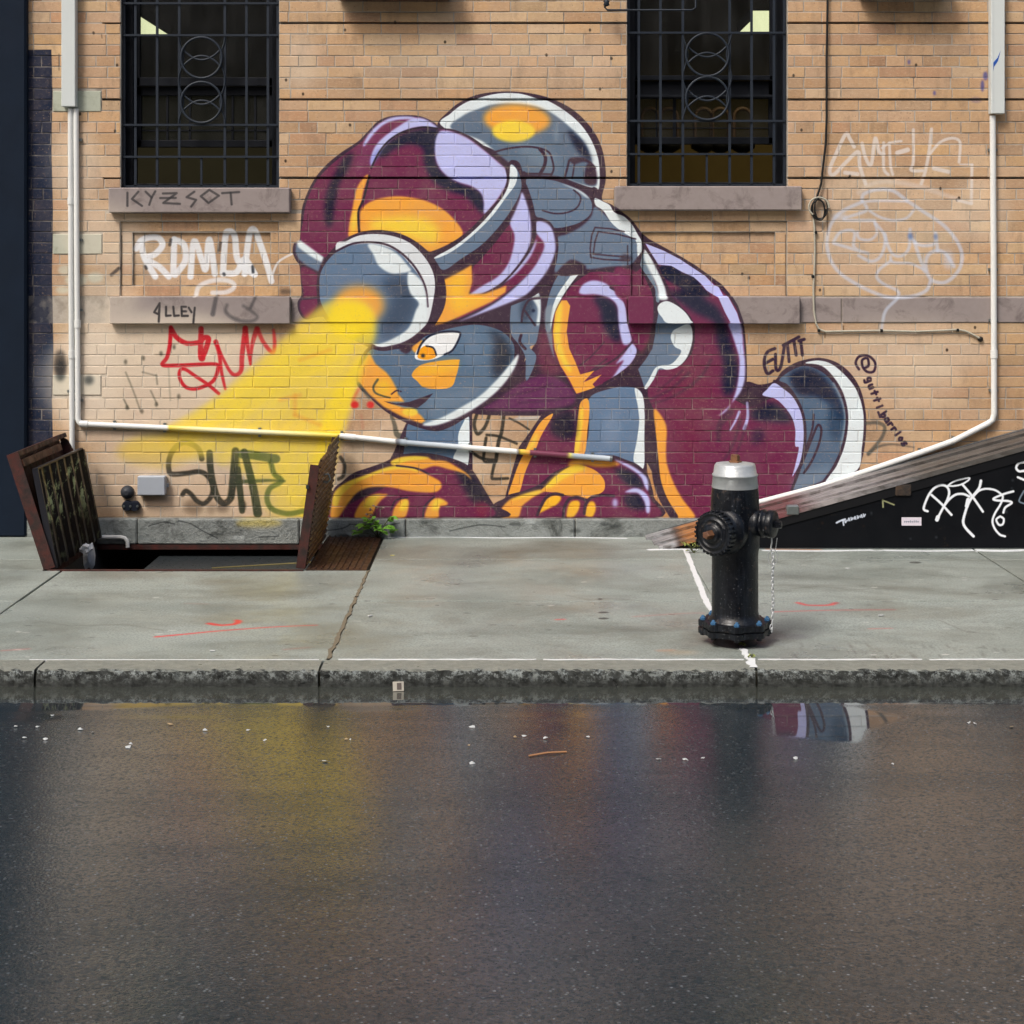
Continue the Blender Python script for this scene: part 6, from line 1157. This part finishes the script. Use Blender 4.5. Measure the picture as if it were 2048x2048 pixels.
def weed(loc, R, n, L, w, label, mat, sd, spread=1.0):
    q = random.Random(sd); W = empty('weed', loc); tag(W, label, 'plant'); st = MB(); fo = MB()
    for k in range(n):
        a = q.uniform(0, 6.28); tip = Vector((math.cos(a) * R * q.uniform(.2, 1) * spread, -abs(math.sin(a)) * R * q.uniform(.1, .8), R * q.uniform(.15, 1.1))); st.tube([(0, 0, 0), tip * .5 + Vector((0, 0, .01)), tip], .0014, 5)
        for j in range(5): b = a + q.uniform(-1.5, 1.5); leaf(fo, tip * q.uniform(.75, 1), Vector((math.cos(b), math.sin(b) * .8, q.uniform(-.1, .9))), Vector((q.uniform(-.3, .3), -.4, 1)), L * q.uniform(.6, 1.2), w * q.uniform(.7, 1.2))
    st.build('stem', M_STEM, W); fo.build('foliage', mat, W)
weed((wx(757), -.05, .0), .135, 15, .046, .030, 'small green weed growing on the stone base by the tread plate', M_LEAF, 3)
weed((wx(752), -.042, .12), .07, 5, .024, .013, 'dry pale sprig sticking up behind the green weed', mat_plain('dry_sprig', (.25, .17, .14), .8), 12)
x, y = ground(1388, 1106); weed((x, y, 0), .06, 12, .026, .008, 'yellow green weed at the cellar door foot beside the hydrant', M_LEAF2, 5, 1.6)
x, y = ground(1478, 1293); weed((x, y, 0), .03, 7, .016, .006, 'tiny yellow weed in the joint at the hydrant foot', M_LEAF2, 6, 1.3)
x, y = ground(1504, 1316); weed((x, y, 0), .018, 6, .012, .005, 'tiny weed in the white sealed joint by the kerb', M_LEAF2, 8, 1.5)

# ---------------------------------------------------------------- litter
M_PAPER = mat_plain('white_litter', (.50, .52, .52), .7, var=.2, sc=80); M_TAN = mat_plain('tan_litter', (.42, .30, .16), .8)
lit = [(90,1480),(185,1466),(257,1495),(262,1490),(692,1480),(700,1481),(655,1455),(496,1462),(410,1462),(530,1482),(1030,1476),(1048,1474),(1176,1475),(1090,1478),(1938,1447),(1950,1449),(2023,1455),(1591,1518),(1405,1518),(1318,1520),(1370,1521),(650,1524),(938,1493),(944,1528),(945,1455),(48,1478),(30,1455),(105,1432),(340,1450),(1786,1530),(75,1455),(160,1460)]
k = 0
for (u, v) in lit:
    x, y, z = road_pt(u, v); s = rng.uniform(.003, .0085) * (1.5 if (u, v) in ((1030,1476),(1591,1518),(257,1495),(1938,1447),(1405,1518)) else 1)
    bm = bmesh.new(); nn = rng.randint(5, 7); top = []
    for j in range(nn):
        t = 2 * math.pi * j / nn; rr = s * rng.uniform(.5, 1.3); top.append(bm.verts.new((rr * 1.5 * math.cos(t), rr * math.sin(t), rng.uniform(.001, .006))))
    c0 = bm.verts.new((0, 0, rng.uniform(.003, .010)))
    for j in range(nn): bm.faces.new((top[j], top[(j + 1) % nn], c0))
    r0 = bmesh.ops.extrude_face_region(bm, geom=list(bm.faces)); 
    for g in r0['geom']:
        if isinstance(g, bmesh.types.BMVert): g.co.z -= .0012
    me = bpy.data.meshes.new('litter'); bm.to_mesh(me); bm.free()
    o = link('litter', me, M_TAN if k % 6 == 4 else M_PAPER, None, (x, y, z + .001)); o.rotation_euler = (0, 0, rng.uniform(0, 3))
    tag(o, 'tiny tan fleck of litter on the wet road' if k % 6 == 4 else 'small white fleck of litter on the wet road', 'litter', 'tan litter on the road' if k % 6 == 4 else 'white litter on the road'); k += 1
x0, y0, z0 = road_pt(1058, 1514); x1, y1, z1 = road_pt(1133, 1506); o = MB().tube([(x0, y0, z0 + .004), ((x0 + x1) / 2, (y0 + y1) / 2 + .006, (z0 + z1) / 2 + .006), (x1, y1, z1 + .004)], .0032, 6).build('twig', mat_plain('orange_twig', (.45, .22, .10), .6)); tag(o, 'thin orange brown twig lying on the road in the middle', 'twig')
x, y, _z = road_pt(797, 1383); o = MB().bbox(-.022, .022, -.002, .002, 0, .038, .001).build('paper_label', mat_plain('torn_label', (.48, .45, .38), .7, var=.4, sc=80), None, (x, y, _z + .001)); o.rotation_euler = (rad(-25), 0, rad(8)); tag(o, 'torn cream paper label leaning against the kerb', 'paper scrap')
MB().box(-.006, .012, -.0036, -.0024, .006, .032).build('dark_print', mat_plain('label_print', (.10, .08, .07), .7), o)
for (u, v, lab) in ((425, 1303, 'white paper crumb on the left paving slab near the kerb'), (1762, 1232, 'pale crumb on the paving slab behind the kerb at right'), (740, 1233, 'white paper shred on the slab right of the long crack'), (1695, 1138, 'pale blue scrap on the paving slab below the black panel'), (785, 1112, 'yellow cigarette butt on the slab beside the tread plate')):
    x, y = ground(u, v); o = MB().bbox(-.012, .012, -.005, .005, 0, .005, .0015).build('litter', M_PAPER if 'yellow' not in lab else mat_plain('butt', (.55, .5, .2), .7), None, (x, y, .001)); o.rotation_euler = (0, 0, rng.uniform(-.5, .8)); tag(o, lab, 'litter')
